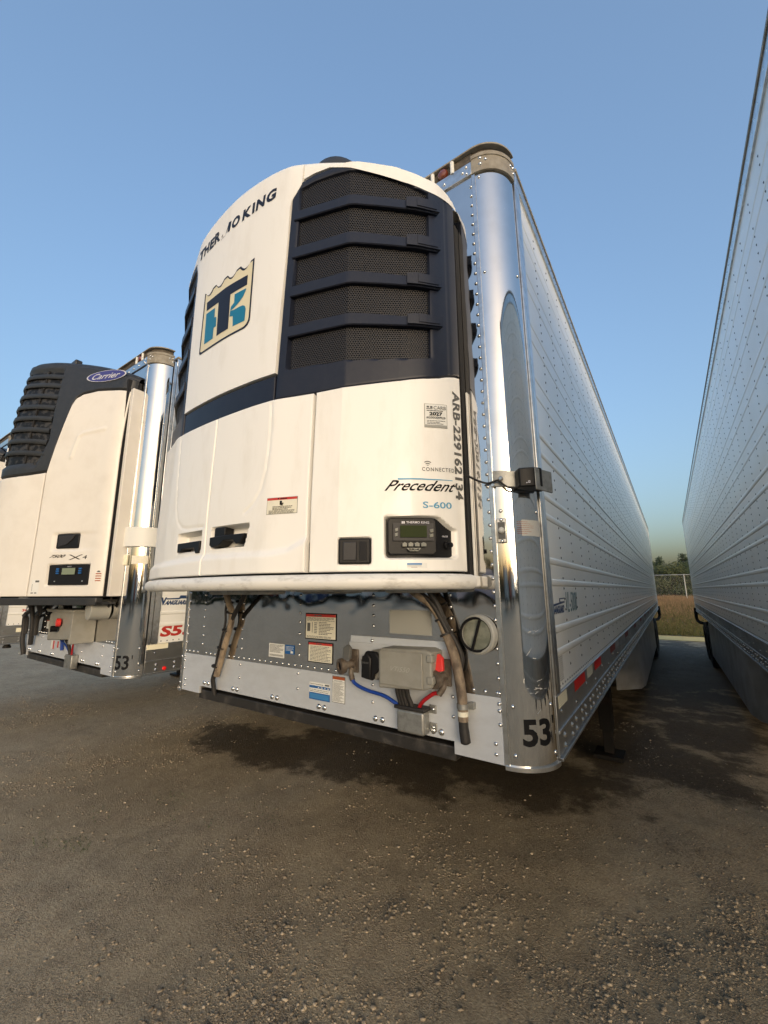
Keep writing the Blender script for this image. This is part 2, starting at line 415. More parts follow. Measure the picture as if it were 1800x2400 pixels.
        if sx in sides:
            dv, fv = [], []
            for i in range(210):
                y = .3+i*.0755; r = .0065; k = len(dv)
                dv += [(sx*(TW+.0102), y+r*math.cos(a), 4.045+r*math.sin(a)) for a in (0, 1.05, 2.09, 3.14, 4.19, 5.24)]+[(sx*(TW+.015), y, 4.045)]
                fv += [(k+i2, k+(i2+1) % 6, k+6) for i2 in range(6)]
            mb = MB(); mb.v = dv; mb.f = fv; tag(mb.build('top_rail_rivets', M_RIVET, top, smooth=60), kind='stuff')
        # rounded stainless corner post with its trims and grimy cap
        pm = MB(); N = 28
        pm.grid(N+1, 60, lambda u, v: (*arc_xy(u*math.pi/2, TR, sx), ZB+(ZP-ZB)*v))
        post = pm.build('corner_post', M_POST, T, smooth=60)
        xe = sx*(TW-TR)
        tv = MB(); a, b = sorted((xe-sx*.004, xe+sx*.016)); tv.box(a, b, -.006, .01, ZB-.001, ZP-.001); tv.build('post_trim', M_TRIM, post, .002)
        sv = MB(); a, b = sorted((sx*(TW-.02), sx*(TW+.009))); sv.box(a, b, .166, .196, ZS-.01, ZP+.05); sv.box(a, b, .200, .252, ZS-.01, ZP+.05); sv.build('side_trim', M_TRIM, post, .003)
        def ring(nm, m, r, z0, z1, th, par=post, a1=90):
            g = MB(); K = 20
            for k in range(K+1):
                an = R_(a1)*k/K
                for rr, zz in ((r, z0), (r, z1), (r-th, z1), (r-th, z0)): g.v.append((*arc_xy(an, rr, sx), zz))
            for k in range(K):
                for j in range(4): g.f.append((4*k+j, 4*k+(j+1) % 4, 4*k+4+(j+1) % 4, 4*k+4+j))
            g.f += [(0, 1, 2, 3), (4*K+3, 4*K+2, 4*K+1, 4*K)]
            return g.build(nm, m, par, .001)
        ring('post_foot_lip', M_TRIM, TR+.010, ZB-.012, ZB+.004, .03)
        ring('cap_band', M_CAP, TR+.011, ZP-.008, ZT+.005, .02)
        ring('cap_seam', M_CAP, TR+.015, ZT-.018, ZT+.004, .02)
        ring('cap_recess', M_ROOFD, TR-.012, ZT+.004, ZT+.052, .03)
        ring('cap_lip', M_CAP, TR+.014, ZT+.048, ZT+.058, .20)
    # --- front wall
    fw = MB(); fw.box(-TW+TR, TW-TR, 0, .012, ZS, ZP-.0045); fwo = fw.build('front_wall', M_STEEL, T)
    sl = MB(); X = TW-TR
    sl.prism([(-X, ZB), (-.93, ZB), (-.93, 1.279), (.929, 1.279), (.929, ZB), (X, ZB), (X, ZS-.001), (-X, ZS-.001)], lambda u, v: (u, -.003, v), lambda u, v: (u, .012, v))
    sill = sl.build('front_sill', M_ALU, T, .001)
    hd = box('front_header', M_TRIM, T, -X, X, -.010, .012, ZP-.004, ZP+.072, .002)
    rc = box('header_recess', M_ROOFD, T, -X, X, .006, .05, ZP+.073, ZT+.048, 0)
    box('header_lip', M_CAP, T, -X, X, -.014, .25, ZT+.0485, ZT+.0585, .002)
    box('rear_frame', M_RAIL, T, -TW-.004, TW+.004, TL-.03, TL+.06, 1.10, ZT+.02, .004)
    rf = MB(); rf.box(-TW+.04, TW-.04, .2, TL, ZT-.02, ZT+.022); rf.build('roof', M_ROOF, T)
    if front in ('full', 'plain'):
        for x in (-1.128, -.935, -.511, 0, .513, .933, 1.132):
            zz = [1.547, 1.604, 1.662, 1.724, 1.774, 1.822, 1.874] if abs(x) < 1.1 else []
            if abs(x) > 1.1: zz = [1.49+.0565*k for k in range(44)]
            elif front == 'full': zz = zz+[1.925+.0565*k for k in range(2)]
            for z in zz:
                if z > ZP-.07: continue
                if .36 < x < .95 and 1.45 < z < 1.69: continue
                link_mesh('rivet', RIVET, None, fwo, (x, 0, z))
        for k in range(45):
            x = -1.085+k*.0502
            if any(abs(x-q) < .012 for q in (-.935, -.511, .513, .933)) or .36 < x < .95: continue
            link_mesh('rivet', RIVET, None, fwo, (x, 0, 1.491))
        for x in (-.876, -.832, -.568, -.527, -.204, -.163, .161, .201, .526, .566, .833, .872): link_mesh('bolt', RIVET_BIG, None, sill, (x, -.003, 1.304))
        for x, z in [(sx*1.13, z) for sx in (-1, 1) for z in (1.452, 1.426, 1.375)]+[(1.108, 1.303), (1.108, 1.265), (-1.108, 1.303), (-1.108, 1.265)]: link_mesh('rivet', RIVET, None, sill, (x, -.003, z))
        for x in (.0, .51, .93, -.51): 
            for z in (1.452, 1.374): link_mesh('rivet', RIVET, None, sill, (x, -.003, z))
        for k in range(22):
            x = -1.09+k*.104
            link_mesh('rivet', RIVET, None, hd, (x, -.010, ZP+.030))
        for x in (-1.115, 1.115):
            for z in (ZP+.012, ZP+.052): link_mesh('rivet', RIVET, None, hd, (x, -.010, z))
        for sx in (-1, 1):
            for a, z in ((16, 4.055), (16, 4.02), (25, 4.04), (76, 4.045), (86, 4.055), (86, 4.02)):
                x, y = arc_xy(R_(a), TR+.011, sx)
                o = link_mesh('cap_rivet', RIVET, None, T, (x, y, z)); o.rotation_euler = (0, 0, sx*R_(a))
            for a, z in ((12, 3.955), (12, 3.40), (78, 3.40), (14, 2.225), (78, 2.225), (14, 1.447), (76, 1.447), (14, 1.272), (80, 1.272)):
                x, y = arc_xy(R_(a), TR, sx)
                o = link_mesh('post_rivet', RIVET, None, T, (x, y, z)); o.rotation_euler = (0, 0, sx*R_(a))
        # marker lamps in the header recess
        for x in (-.98, -.16, 0, .16, .98):
            L = MB(); L.lathe([(.030, 0), (.030, .008), (.024, .018), (.012, .024), (.0005, .026)], (x, .006, ZT+.015), (0, -1, 0), 16, caps=False)
            lo = L.build('marker_lamp', M_AMBER, T)
            g = MB()
            for s in (-1, 1): g.lathe([(.011, 0), (.011, .075)], (x+s*.058, -.006, ZT-.028), (0, 0, 1), 10)
            g.build('lamp_guard', M_WPAPER, lo)
    return T

# ------------------------------------------------------------------ curved shells of the refrigeration units
def herm(XS, YS, crease=()):
    n = len(XS); d = [(YS[i+1]-YS[i])/(XS[i+1]-XS[i]) for i in range(n-1)]; mL = [0]*n; mR = [0]*n
    for i in range(n):
        if i == 0: mR[i] = 0 if XS[0] == 0 else d[0]
        elif i == n-1: mL[i] = d[-1]
        elif i in crease: mL[i] = d[i-1]; mR[i] = d[i]
        else:
            a, b = d[i-1], d[i]; m = 0 if a*b <= 0 else 2*a*b/(a+b); mL[i] = mR[i] = m
    def f(x):
        if x <= XS[0]: return YS[0]
        if x >= XS[-1]: return YS[-1]
        i = 0
        while XS[i+1] < x: i += 1
        h = XS[i+1]-XS[i]; t = (x-XS[i])/h
        return YS[i]*(1+2*t)*(1-t)**2+h*mR[i]*t*(1-t)**2+YS[i+1]*t*t*(3-2*t)+h*mL[i+1]*t*t*(t-1)
    return f
def sst(a, b, x):
    t = min(1, max(0, (x-a)/(b-a))); return t*t*(3-2*t)
def lerp_table(x, X, Y):
    if x <= X[0]: return Y[0]
    if x >= X[-1]: return Y[-1]
    i = bisect.bisect_right(X, x)-1
    return Y[i]+(Y[i+1]-Y[i])*(x-X[i])/(X[i+1]-X[i])
class Shell:
    """y = S(x, z), with arc length along the plan so that steep flanks get enough faces"""
    def __init__(s, S, xmax, z0=2.4, flank=None):
        s.flank = flank                      # (map of (x, z), surface) that tucks the outer edges in against the wall
        s.S = S; s.X = [0]; s.A = [0]; n = 600; p = (0, S(0, z0))
        for i in range(1, n+1):
            x = xmax*(1-(1-i/n)**1.6); q = (x, S(x, z0)); s.X.append(x); s.A.append(s.A[-1]+math.hypot(q[0]-p[0], q[1]-p[1])); p = q
    def arc(s, x): return math.copysign(lerp_table(abs(x), s.X, s.A), x)
    def xat(s, a): return math.copysign(lerp_table(abs(a), s.A, s.X), a)
    def at(s, x, z, out=0.):
        S = s.S
        if s.flank and abs(x) > .9: (x, z), S = s.flank[0](x, z), s.flank[1]
        e = 1e-3; y = S(x, z); gx = (S(x+e, z)-S(x-e, z))/(2*e); gz = (S(x, z+e)-S(x, z-e))/(2*e)
        n = Vector((gx, -1, gz)).normalized(); return Vector((x, y, z))+n*out
    def fn(s, x0, z0, x1, z1, out):
        a0, a1 = s.arc(x0), s.arc(x1)
        return lambda u, v: s.at(s.xat(a0+(a1-a0)*u), z0+(z1-z0)*v, out)
    def panel(s, name, m, parent, xl, xr, zb, zt, ds=.009, dz=.011, depth=.035, rr=.006, disp=None, out=0., smooth=40):
        """xl/xr functions of t in 0..1, zb/zt functions of x"""
        aw = s.arc(xr(.5))-s.arc(xl(.5)); zw = max(zt(s.xat(s.arc(xl(.5))+aw*.5))-zb(xl(.5)), .02)
        ns = max(6, int(aw/ds)); nt_ = max(4, int(zw/dz)); V = []; F = []
        def edge(k, n): # denser next to the borders
            t = k/n; return t
        us = [0, .25*rr/aw, .6*rr/aw, rr/aw]+[rr/aw+(1-2*rr/aw)*k/ns for k in range(1, ns)]+[1-rr/aw, 1-.6*rr/aw, 1-.25*rr/aw, 1]
        vs = [0, .25*rr/zw, .6*rr/zw, rr/zw]+[rr/zw+(1-2*rr/zw)*k/nt_ for k in range(1, nt_)]+[1-rr/zw, 1-.6*rr/zw, 1-.25*rr/zw, 1]
        nu, nv = len(us), len(vs)
        def pos(u, v, extra=0.):
            a0, a1 = s.arc(xl(v)), s.arc(xr(v)); a = a0+(a1-a0)*u; x = s.xat(a); z0, z1 = zb(x), zt(x); z = z0+(z1-z0)*v
            e = min(u*(a1-a0), (1-u)*(a1-a0), v*(z1-z0), (1-v)*(z1-z0)); e = max(e, 0)
            ro = rr-math.sqrt(max(0, rr*rr-(rr-min(e, rr))**2))
            d = disp(x, z, a) if disp else 0.
            return s.at(x, z, out-ro-d-extra)
        for u in us:
            for v in vs: V.append(tuple(pos(u, v)))
        for i in range(nu-1):
            for j in range(nv-1): k = i*nv+j; F.append((k, k+nv, k+nv+1, k+1))
        ring = [(i, 0) for i in range(nu)]+[(nu-1, j) for j in range(1, nv)]+[(i, nv-1) for i in range(nu-2, -1, -1)]+[(0, j) for j in range(nv-2, 0, -1)]
        k0 = len(V)
        for i, j in ring: V.append(tuple(pos(us[i], vs[j], depth)))
        L = len(ring)
        for q in range(L):
            i, j = ring[q]; i2, j2 = ring[(q+1) % L]; F.append((i*nv+j, k0+q, k0+(q+1) % L, i2*nv+j2))
        mb = MB(); mb.v = V; mb.f = F
        return mb.build(name, m, parent, smooth=smooth)
def rrect(x, z, x0, z0, x1, z1, r):
    """distance inside a rounded rectangle (positive inside)"""
    cx, cz, hx, hz = (x0+x1)/2, (z0+z1)/2, (x1-x0)/2-r, (z1-z0)/2-r
    dx, dz = abs(x-cx)-hx, abs(z-cz)-hz
    return r-(math.hypot(max(dx, 0), max(dz, 0))+min(max(dx, dz), 0))

_pl = herm([0, .2, .375, .5, .7, .85, 1.0, 1.045, 1.075, 1.09, 1.095], [-.592, -.585, -.568, -.53, -.462, -.368, -.262, -.222, -.175, -.12, -.03], (4,))
def S_up(x, z): return _pl(abs(x))+.018*max(0, (z-2.75)/1.25)
def S_low(x, z):
    k = min(1, max(0, (1.06-abs(x))/.12)); return _pl(abs(x))-.03*(.5+.5*min(1, max(0, (2.75-z)/.5)))*(.3+.7*k)
_p2 = herm([0, .2, .375, .5, .7, .85, .97, 1.01, 1.035, 1.047, 1.053, 1.055], [-.592, -.585, -.568, -.53, -.462, -.368, -.275, -.225, -.165, -.11, -.055, -.02], (4,))
def F_up(x, z): return _p2(abs(x))+.018*max(0, (z-2.75)/1.25)
def F_low(x, z):
    k = min(1, max(0, (1.06-abs(x))/.12)); return _p2(abs(x))-.03*(.5+.5*min(1, max(0, (2.75-z)/.5)))*(.3+.7*k)
_FX = [.9, .95, 1.0, 1.02, 1.04, 1.06, 1.07, 1.08, 1.087, 1.0945]
def flank(x, z):
    a = abs(x); g = lerp_table(a, _FX, [0, .004, .008, .013, .020, .030, .036, .043, .048, .053])
    return math.copysign(lerp_table(a, _FX, [.9, .947, .993, 1.010, 1.024, 1.038, 1.044, 1.049, 1.0525, 1.0545]), x), z+g*(z-1.893)/.907
UP, LOW = Shell(S_up, 1.0945, 3.2, (flank, F_up)), Shell(S_low, 1.0945, 2.3, (flank, F_low))

def reefer_unit():
    T = empty('refrigeration_unit', (0, 0, 0), 0, 'white and navy refrigeration unit with five mesh grille rows, on the nearest trailer', 'refrigeration unit')
    c = lambda v: (lambda *_: v)
    # carcass behind the shell
    box('inner_frame', M_DARK, T, -.99, .99, -.12, -.004, 1.99, 3.86, 0)
    mb = MB(); mb.prism([(-.99, -.1), (-.99, -.19), (-.7, -.40), (-.4, -.50), (.4, -.50), (.7, -.40), (.99, -.19), (.99, -.1)], lambda u, v: (u, v, 1.985), lambda u, v: (u, v, 3.70)); mb.build('cavity', M_DARK, T, smooth=0)
    for sx in (-1, 1):
        a, b = sorted((sx*1.030, sx*1.052)); box('side_gap_shade', M_DARK, T, a, b, -.050, -.004, 1.95, 3.70, 0)  # near-black strip added for the dark gap between shell and trailer wall
        a, b = sorted((sx*1.055, sx*1.063)); box('side_flange', M_WHITE, T, a, b, -.014, -.003, 1.95, 2.80, .001)
    # centre panel, rolled back over the top
    ztop = lambda x: 4.112-.285*x*x
    def xs(z): return .375+.027*sst(2.866, 3.74, z)+.060*sst(3.77, 3.905, z)
    def rolled(name, xl, xr, zlow, m=M_WHITE, ns=60):
        """front face from zlow(x) up, then a rounded top edge and the top back to the trailer"""
        V = []; F = []; prof = 40; Rr = .075
        for i in range(ns+1):
            for j in range(prof+1):
                t = j/prof
                if t < .6:
                    q = t/.6; a = lambda z: UP.arc(xl(z))+(UP.arc(xr(z))-UP.arc(xl(z)))*i/ns
                    z = 3.4
                    for _ in range(6): x = UP.xat(a(z)); z = zlow(x)+(ztop(x)-Rr-zlow(x))*q
                    P = UP.at(x, z)
                elif t < .85:
                    th = (t-.6)/.25*math.pi/2; P0 = UP.at(x, ztop(x)-Rr); P = Vector((P0.x*(1-.03*(1-math.cos(th))), P0.y+Rr*(1-math.cos(th))*min(1, (-.02-P0.y)/.15), P0.z+Rr*math.sin(th)))
                    Pl = P
                else:
                    q = (t-.85)/.15; P = Vector((Pl.x*(1-.085*q*sst(.5, 1.0, abs(Pl.x))), Pl.y+(-.02-Pl.y)*q, Pl.z+.01*q))
                V.append(tuple(P))
        n = prof+1
        for i in range(ns):
            for j in range(prof): k = i*n+j; F.append((k, k+n, k+n+1, k+1))
        k0 = len(V); border = [(i, 0) for i in range(ns+1)]
        for i, j in border: x, y, z = V[i*n]; V.append((x, y+.03, z))
        for i in range(ns): F.append((i*n, k0+i, k0+i+1, (i+1)*n))
        for side in (0, ns):
            k1 = len(V)
            for j in range(n): x, y, z = V[side*n+j]; V.append((x, y+.022, z-.012 if j > .6*prof else z))
            for j in range(prof): F.append((side*n+j, side*n+j+1, k1+j+1, k1+j))
        mb = MB(); mb.v = V; mb.f = F; return mb.build(name, m, T, smooth=45)
    rolled('centre_panel', lambda z: -xs(z), xs, c(2.868))
    XT = [.41, .425, .454, .52, .625, .74, .889, 1.041, 1.075, 1.0945]; ZTF = [3.795, 3.862, 3.898, 3.920, 3.930, 3.922, 3.879, 3.790, 3.745, 3.69]
    def ztf(x): return (lerp_table(abs(x), XT, ZTF))
    for sx in (1, -1):
        if sx == 1: rolled('top_cap', c(.470), c(1.087), lambda x: ztf(x)+.007, ns=40)
        else: rolled('top_cap', c(-1.087), c(-.470), lambda x: ztf(x)+.007, ns=40)
    # navy band across the middle
    zbf = lambda x: (lerp_table(abs(x), [0, .57, .69, .85, 1.036, 1.0945], [2.733, 2.738, 2.745, 2.764, 2.787, 2.812]))
    band = UP.panel('navy_band', M_NAVY, T, c(-.372), c(.372), zbf, c(2.858), out=-.006, ds=.02)
    # grilles
    def opening(x, z):
        xl = .428+.022*sst(2.87, 3.8, z); xr = 1.010
        zt = ztf(x)-.036-.035*sst(.78, 1.0, x)
        return min(UP.arc(x)-UP.arc(xl), UP.arc(xr)-UP.arc(x), z-2.872, zt-z)
    BARS = [((3.724, 3.669), (3.737, 3.677), (3.668, 3.610)), ((3.515, 3.453), (3.528, 3.462), (3.462, 3.405)), ((3.300, 3.242), (3.317, 3.252), (3.262, 3.208)), ((3.089, 3.031), (3.102, 3.040), (3.060, 3.013))]
    def bar_z(b, x, k): return (lerp_table(abs(x), [.43, .724, 1.034], [b[0][k], b[1][k], b[2][k]]))
    for sx in (1, -1):
        def disp(x, z, a, sx=sx):
            d = (.026+.02*sst(.85, 1.0, abs(x))*sst(3.66, 3.74, z))*sst(0, .010, opening(abs(x), z)); d += .003*math.exp(-((abs(a)-UP.arc(1.066))/.004)**2); return d
        if sx == 1: fr = UP.panel('grille_frame', M_NAVY, T, lambda t: .382+.030*t, c(1.087), lambda x: zbf(x)+.001, ztf, ds=.007, dz=.008, disp=disp, out=-.002)
        else: fr = UP.panel('grille_frame', M_NAVY, T, c(-1.087), lambda t: -(.382+.030*t), lambda x: zbf(x)+.001, ztf, ds=.012, dz=.012, disp=disp, out=-.002)
        # perforated mesh, one sheet per opening
        pitch = .0112 if sx == 1 else .02
        tops = [lambda x: ztf(x)-.040-.035*sst(.78, 1.0, x)]+[(lambda x, b=b: bar_z(b, x, 1)+.010) for b in BARS]
        bots = [(lambda x, b=b: bar_z(b, x, 0)-.012) for b in BARS]+[lambda x: 2.875]
        for w in range(5):
            V = []; F = []; a0, a1 = UP.arc(.448+.012*(4-w)/4), UP.arc(1.004); row = 0
            hy = pitch*.866; z = 2.86
            while z < 3.90:
                off = pitch*.5 if row % 2 else 0; a = a0+off
                while a < a1:
                    x = UP.xat(a)
                    if bots[w](x) < z < tops[w](x) and opening(x, z) > .006:
                        k = len(V)
                        for rad, dp in ((.5774, .014), (.40, .014), (.40, .019)):
                            for j in range(6):
                                th = math.pi/6+j*math.pi/3; aa = a+pitch*rad*math.cos(th); P = UP.at(UP.xat(aa), z+pitch*rad*math.sin(th), -dp); V.append((sx*P.x, P.y, P.z))
                        for j in range(6):
                            q = (j+1) % 6; F.append((k+j, k+q, k+6+q, k+6+j))
                            if sx == 1: F.append((k+6+j, k+6+q, k+12+q, k+12+j))
                    a += pitch
                z += hy; row += 1
            mb = MB(); mb.v = V; mb.f = F; mb.build('grille_mesh', M_MESH, fr, smooth=0)
        for b in BARS:
            mb = MB(); n = 44; x0, x1 = .432, 1.036
            A0, A1 = UP.arc(x0), UP.arc(x1)
            for i in range(n+1):
                x = UP.xat(A0+(A1-A0)*i/n); zt, zb = bar_z(b, x, 0), bar_z(b, x, 1); drop = .010*sst(.70, 1.0, x)
                for d, z in ((-.025, zt+.002), (-.002, zt+.001), (.004, zt-.004), (.006+drop*.6, zb+.004), (.002+drop*.6, zb), (-.025, zb+.006)):
                    P = UP.at(x, z, d); mb.v.append((sx*P.x, P.y, P.z))
            for i in range(n):
                for j in range(6): mb.f.append((6*i+j, 6*i+(j+1) % 6, 6*i+6+(j+1) % 6, 6*i+6+j))
            mb.f += [tuple(range(6)), tuple(range(6*n+5, 6*n-1, -1))]
            bo = mb.build('louver', M_NAVY, fr, smooth=40)
            if sx == 1:
                mb = MB()
                for (xa, xb, up, dn, d0) in ((.925, 1.040, .006, .004, .021), (.965, 1.030, -.010, .012, .0245)):
                    n = 10; k0 = len(mb.v)
                    for i in range(n+1):
                        x = UP.xat(UP.arc(xa)+(UP.arc(xb)-UP.arc(xa))*i/n); zt, zb = bar_z(b, x, 0)+up*sst(xa, xa+.03, x), bar_z(b, x, 1)+dn
                        for d, z in ((-.02, zt), (d0, zt-.003), (d0, zb), (-.02, zb)): mb.v.append(tuple(UP.at(x, z, d)))
                    for i in range(n):
                        for j in range(4): mb.f.append((k0+4*i+j, k0+4*i+(j+1) % 4, k0+4*i+4+(j+1) % 4, k0+4*i+4+j))
                    mb.f += [(k0, k0+1, k0+2, k0+3), (k0+4*n+3, k0+4*n+2, k0+4*n+1, k0+4*n)]
                mb.build('louver_clip', M_NAVY, fr, smooth=40)
    # --- lower doors
    ztl = lambda x: zbf(x)-.009
    def shoulder(x, z):
        zc = (lerp_table(x, [-1.1, -.36, .02, .25, .42, .50, .58], [2.05, 2.05, 2.066, 2.064, 2.062, 2.075, 2.115])); return -.016*sst(0, .035, zc-z)
    def groove(x, z, pts, w=.006, amp=.004):
        best = 9
        for (xa, za), (xb, zb) in zip(pts, pts[1:]):
            dx, dz = xb-xa, zb-za; t = min(1, max(0, ((x-xa)*dx+(z-za)*dz)/(dx*dx+dz*dz))); best = min(best, math.hypot(x-xa-t*dx, z-za-t*dz))
        return amp*math.exp(-(best/w)**2)
    G1 = [(.382, 2.709), (.388, 2.60), (.386, 2.496), (.378, 2.40), (.358, 2.315), (.32, 2.26), (.271, 2.226)]
    G2 = [(-.345, 2.719), (-.325, 2.55), (-.311, 2.413), (-.29, 2.31), (-.257, 2.24), (-.21, 2.205), (-.162, 2.196), (-.014, 2.192)]
    def dl(x, z, a):
        d = shoulder(x, z)
        if -.30 < x < .02: d = d*1.0+.05*sst(0, .012, rrect(x, z, -.240, 2.079, -.018, 2.177, .012))
        if x > -.5 and x < .02: d += groove(x, z, G2)
        return d
    def dc(x, z, a):
        d = shoulder(x, z); u = (z-2.08)/.10
        if 0 < x < .36: d += .05*sst(0, .012, rrect(x, z, .062-.008*u, 2.080, .282+.028*u, 2.180, .012))
        if x > .2: d += groove(x, z, G1)
        return d
    def dr(x, z, a):
        d = .028*sst(0, .010, rrect(x, z, .699, 1.991, .814, 2.099, .012))
        if x > .82:
            top = 2.181-.05*sst(1.015, 1.072, x); d += .034*sst(0, .010, min(rrect(x, z, .852, 2.013, 1.071, 2.19, .018), top-z))
        return d
    LOW.panel('left_door', M_WHITE, T, c(-1.087), c(.013), c(1.966), ztl, disp=dl, ds=.0075, dz=.0075)
    cdoor = LOW.panel('centre_door', M_WHITE, T, c(.019), c(.576), c(1.966), ztl, disp=dc, ds=.006, dz=.0065)
    rdoor = LOW.panel('right_door', M_WHITE, T, c(.5875), c(1.087), c(1.966), ztl, disp=dr, ds=.005, dz=.0055)
    # bumper bar with its end brackets
    pth = [(x, _p2(abs(x))-.036, 1.928) for x in [-.99]+[-.95+.05*k for k in range(39)]+[.99]]
    pth = [(-1.068, -.085, 1.928), (-1.064, -.15, 1.928), (-1.045, -.215, 1.928)]+pth+[(1.045, -.215, 1.928), (1.064, -.15, 1.928), (1.068, -.085, 1.928)]
    MB().tube(pth, .030, 16).build('bumper_bar', M_BAR, T, smooth=60)
    for sx in (-1, 1):
        a, b = sorted((sx*1.046, sx*1.082)); box('bar_bracket', M_WHITE, T, a, b, -.082, -.006, 1.906, 1.954, .008)
    mb = MB(); mb.prism([(-1.03, -.01), (-1.03, -.15), (-.7, -.44), (-.375, -.545), (.375, -.545), (.7, -.44), (1.03, -.15), (1.03, -.01)], lambda u, v: (u, v, 1.950), lambda u, v: (u, v, 1.962)); mb.build('base_tray', M_BLACKP, T, smooth=0)
    mb = MB()
    for x0, x1, y0, y1, z0 in ((-.8, -.5, -.4, -.1, 1.90), (-.2, .1, -.45, -.2, 1.88), (.35, .62, -.38, -.1, 1.89), (.75, .95, -.25, -.05, 1.885)): mb.box(x0, x1, y0, y1, z0, 1.9495)
    mb.build('underside_fittings', M_GALV, T, .01)
    # dome on top
    mb = MB(); mb.lathe([(.150, 0), (.150, .10), (.140, .14), (.115, .17), (.07, .185), (.0005, .19)], (.50, -.30, 3.945), (0, 0, 1), 32, caps=False); mb.build('exhaust_dome', M_CBLACK, T, smooth=60)
    # --- handles
    def extr(name, m, par, pts, x0, z0, x1, z1, d0, d1, bev=.003):
        f0, f1 = LOW.fn(x0, z0, x1, z1, d0), LOW.fn(x0, z0, x1, z1, d1)
        mb = MB(); mb.prism(pts, f1, f0); return mb.build(name, m, par, bev)
    extr('pull_handle', M_BLACKP, T, [(0, .18), (0, .62), (1, .62), (1, .05), (.84, .05), (.78, .32), (.22, .32), (.16, .18)], -.225, 2.065, -.022, 2.165, -.045, .006)
    h = extr('latch_handle', M_BLACKP, T, [(0, .12), (0, .60), (.45, .64), (1, .64), (.88, .08), (.78, .08), (.68, .34), (.42, .34), (.28, .06), (.08, .0)], .064, 2.088, .294, 2.164, -.045, .012)
    extr('latch_block', M_BLACKP, h, [(0, 0), (1, 0), (1, .9), (.9, 1), (.1, 1), (0, .9)], .086, 2.132, .158, 2.176, -.045, .004)
    # --- black paddle latch
    lt = extr('paddle_latch', M_BLACKP, T, [(0, 0), (1, 0), (1, 1), (0, 1)], .7035, 1.9955, .8095, 2.0945, -.026, .003, .006)
    extr('latch_paddle', M_MESH, lt, [(0, 0), (1, 0), (1, 1), (0, 1)], .718, 2.008, .764, 2.081, -.02, .0075, .004)
    extr('latch_slot', M_DARK, lt, [(0, 0), (1, 0), (1, 1), (0, 1)], .772, 2.008, .797, 2.081, -.02, .0045, .002)
    # --- control panel
    cp = flat('control_panel', M_BLACKP, T, *poly2d([(0, .06), (.06, 0), (.97, 0), (1, .03), (1, .70), (.92, .86), (.75, .97), (.1, .99), (.0, .92)]), LOW.fn(.853, 2.0135, 1.0715, 2.1815, -.022), 24, (0, -1, 0))
    hm = extr('controller', M_BLACKP, cp, [(0, .08), (.05, 0), (.95, 0), (1, .08), (1, .92), (.95, 1), (.05, 1), (0, .92)], .864, 2.030, 1.013, 2.173, -.03, .000, .004)
    LOW_L = lambda x0, z0, x1, z1, o: LOW.fn(x0, z0, x1, z1, o)
    flat('bezel', M_MESH, hm, *rects2d([(0, 0, 1, 1)]), LOW_L(.882, 2.083, 1.004, 2.152, .0062), 1, (0, -1, 0))
    flat('display', M_LCD, hm, *rects2d([(0, 0, 1, 1)]), LOW_L(.904, 2.096, .985, 2.142, .0074), 1, (0, -1, 0))
    for x, z in ((.893, 2.125), (.892, 2.106), (.998, 2.122), (.997, 2.103)):
        extr('button', M_BUTTON, hm, [(.15, 0), (1, .2), (1, 1), (0, .8)], x-.005, z-.008, x+.005, z+.008, .002, .009, .001)
    for x in (.918, .937, .956, .975):
        extr('button', M_BUTTON, hm, [(0, 0), (1, 0), (1, .7), (.5, 1), (0, .7)], x-.0075, 2.060, x+.0075, 2.077, .002, .009, .001)
    lettering('controller_brand', M_BADGE, hm, 'THERMO KING', LOW_L(.924, 2.149, .992, 2.158, .0066), .015, cuts=8)
    flat('controller_emblem', M_BADGE, hm, *rects2d([(0, 0, .42, 1), (.55, 0, 1, 1)]), LOW_L(.909, 2.149, .919, 2.158, .0066), 0, (0, -1, 0))
    flat('controller_badge', M_BUTTON, hm, *poly2d([(.2, 0), (.8, 0), (1, 1), (0, 1)]), LOW_L(.924, 2.042, .968, 2.0545, .0066), 4, (0, -1, 0))
    lettering('controller_badge_text', M_INK, hm, 'SR-4', LOW_L(.931, 2.0445, .961, 2.0525, .0072), .03, cuts=4)
    lettering('switch_text', M_BADGE, cp, 'On/Off', LOW_L(1.040, 2.100, 1.055, 2.107, -.0195), .02, cuts=2)
    P = LOW.at(1.050, 2.068, -.018); N = (LOW.at(1.050, 2.068, .01)-P).normalized()
    mb = MB(); mb.lathe([(.017, 0), (.017, .010), (.011, .012), (.010, .028), (.0005, .030)], P, N, 18, caps=False); mb.build('switch_knob', M_BLACKP, cp)
    # --- marks
    lettering('precedent_mark', M_INK, rdoor, 'Precedent', LOW_L(.868, 2.281, 1.068, 2.325, .0015), .012, .12, 24)
    flat('precedent_stripe', M_CYAN, rdoor, *poly2d([(0, 0), (1, .2), (1, .55), (0, 1)]), LOW_L(.898, 2.3265, 1.062, 2.3335, .0015), 16, (0, -1, 0))
    lettering('connected_mark', M_INKG, rdoor, 'CONNECTED', LOW_L(.976, 2.364, 1.067, 2.380, .0015), .012, .0, 14, 1.25)
    vs, fs = [], []
    for q, (ra, rb) in enumerate(((.12, .22), (.38, .50), (.68, .80))):
        for k in range(8):
            t0, t1 = R_(50+10*k), R_(60+10*k); i = len(vs)
            vs += [(ra*math.cos(t0), ra*math.sin(t0)), (rb*math.cos(t0), rb*math.sin(t0)), (rb*math.cos(t1), rb*math.sin(t1)), (ra*math.cos(t1), ra*math.sin(t1))]; fs.append((i, i+1, i+2, i+3))
    flat('signal_arcs', M_INKG, rdoor, vs, fs, LOW_L(.993, 2.384, 1.013, 2.412, .0015), 0, (0, -1, 0))
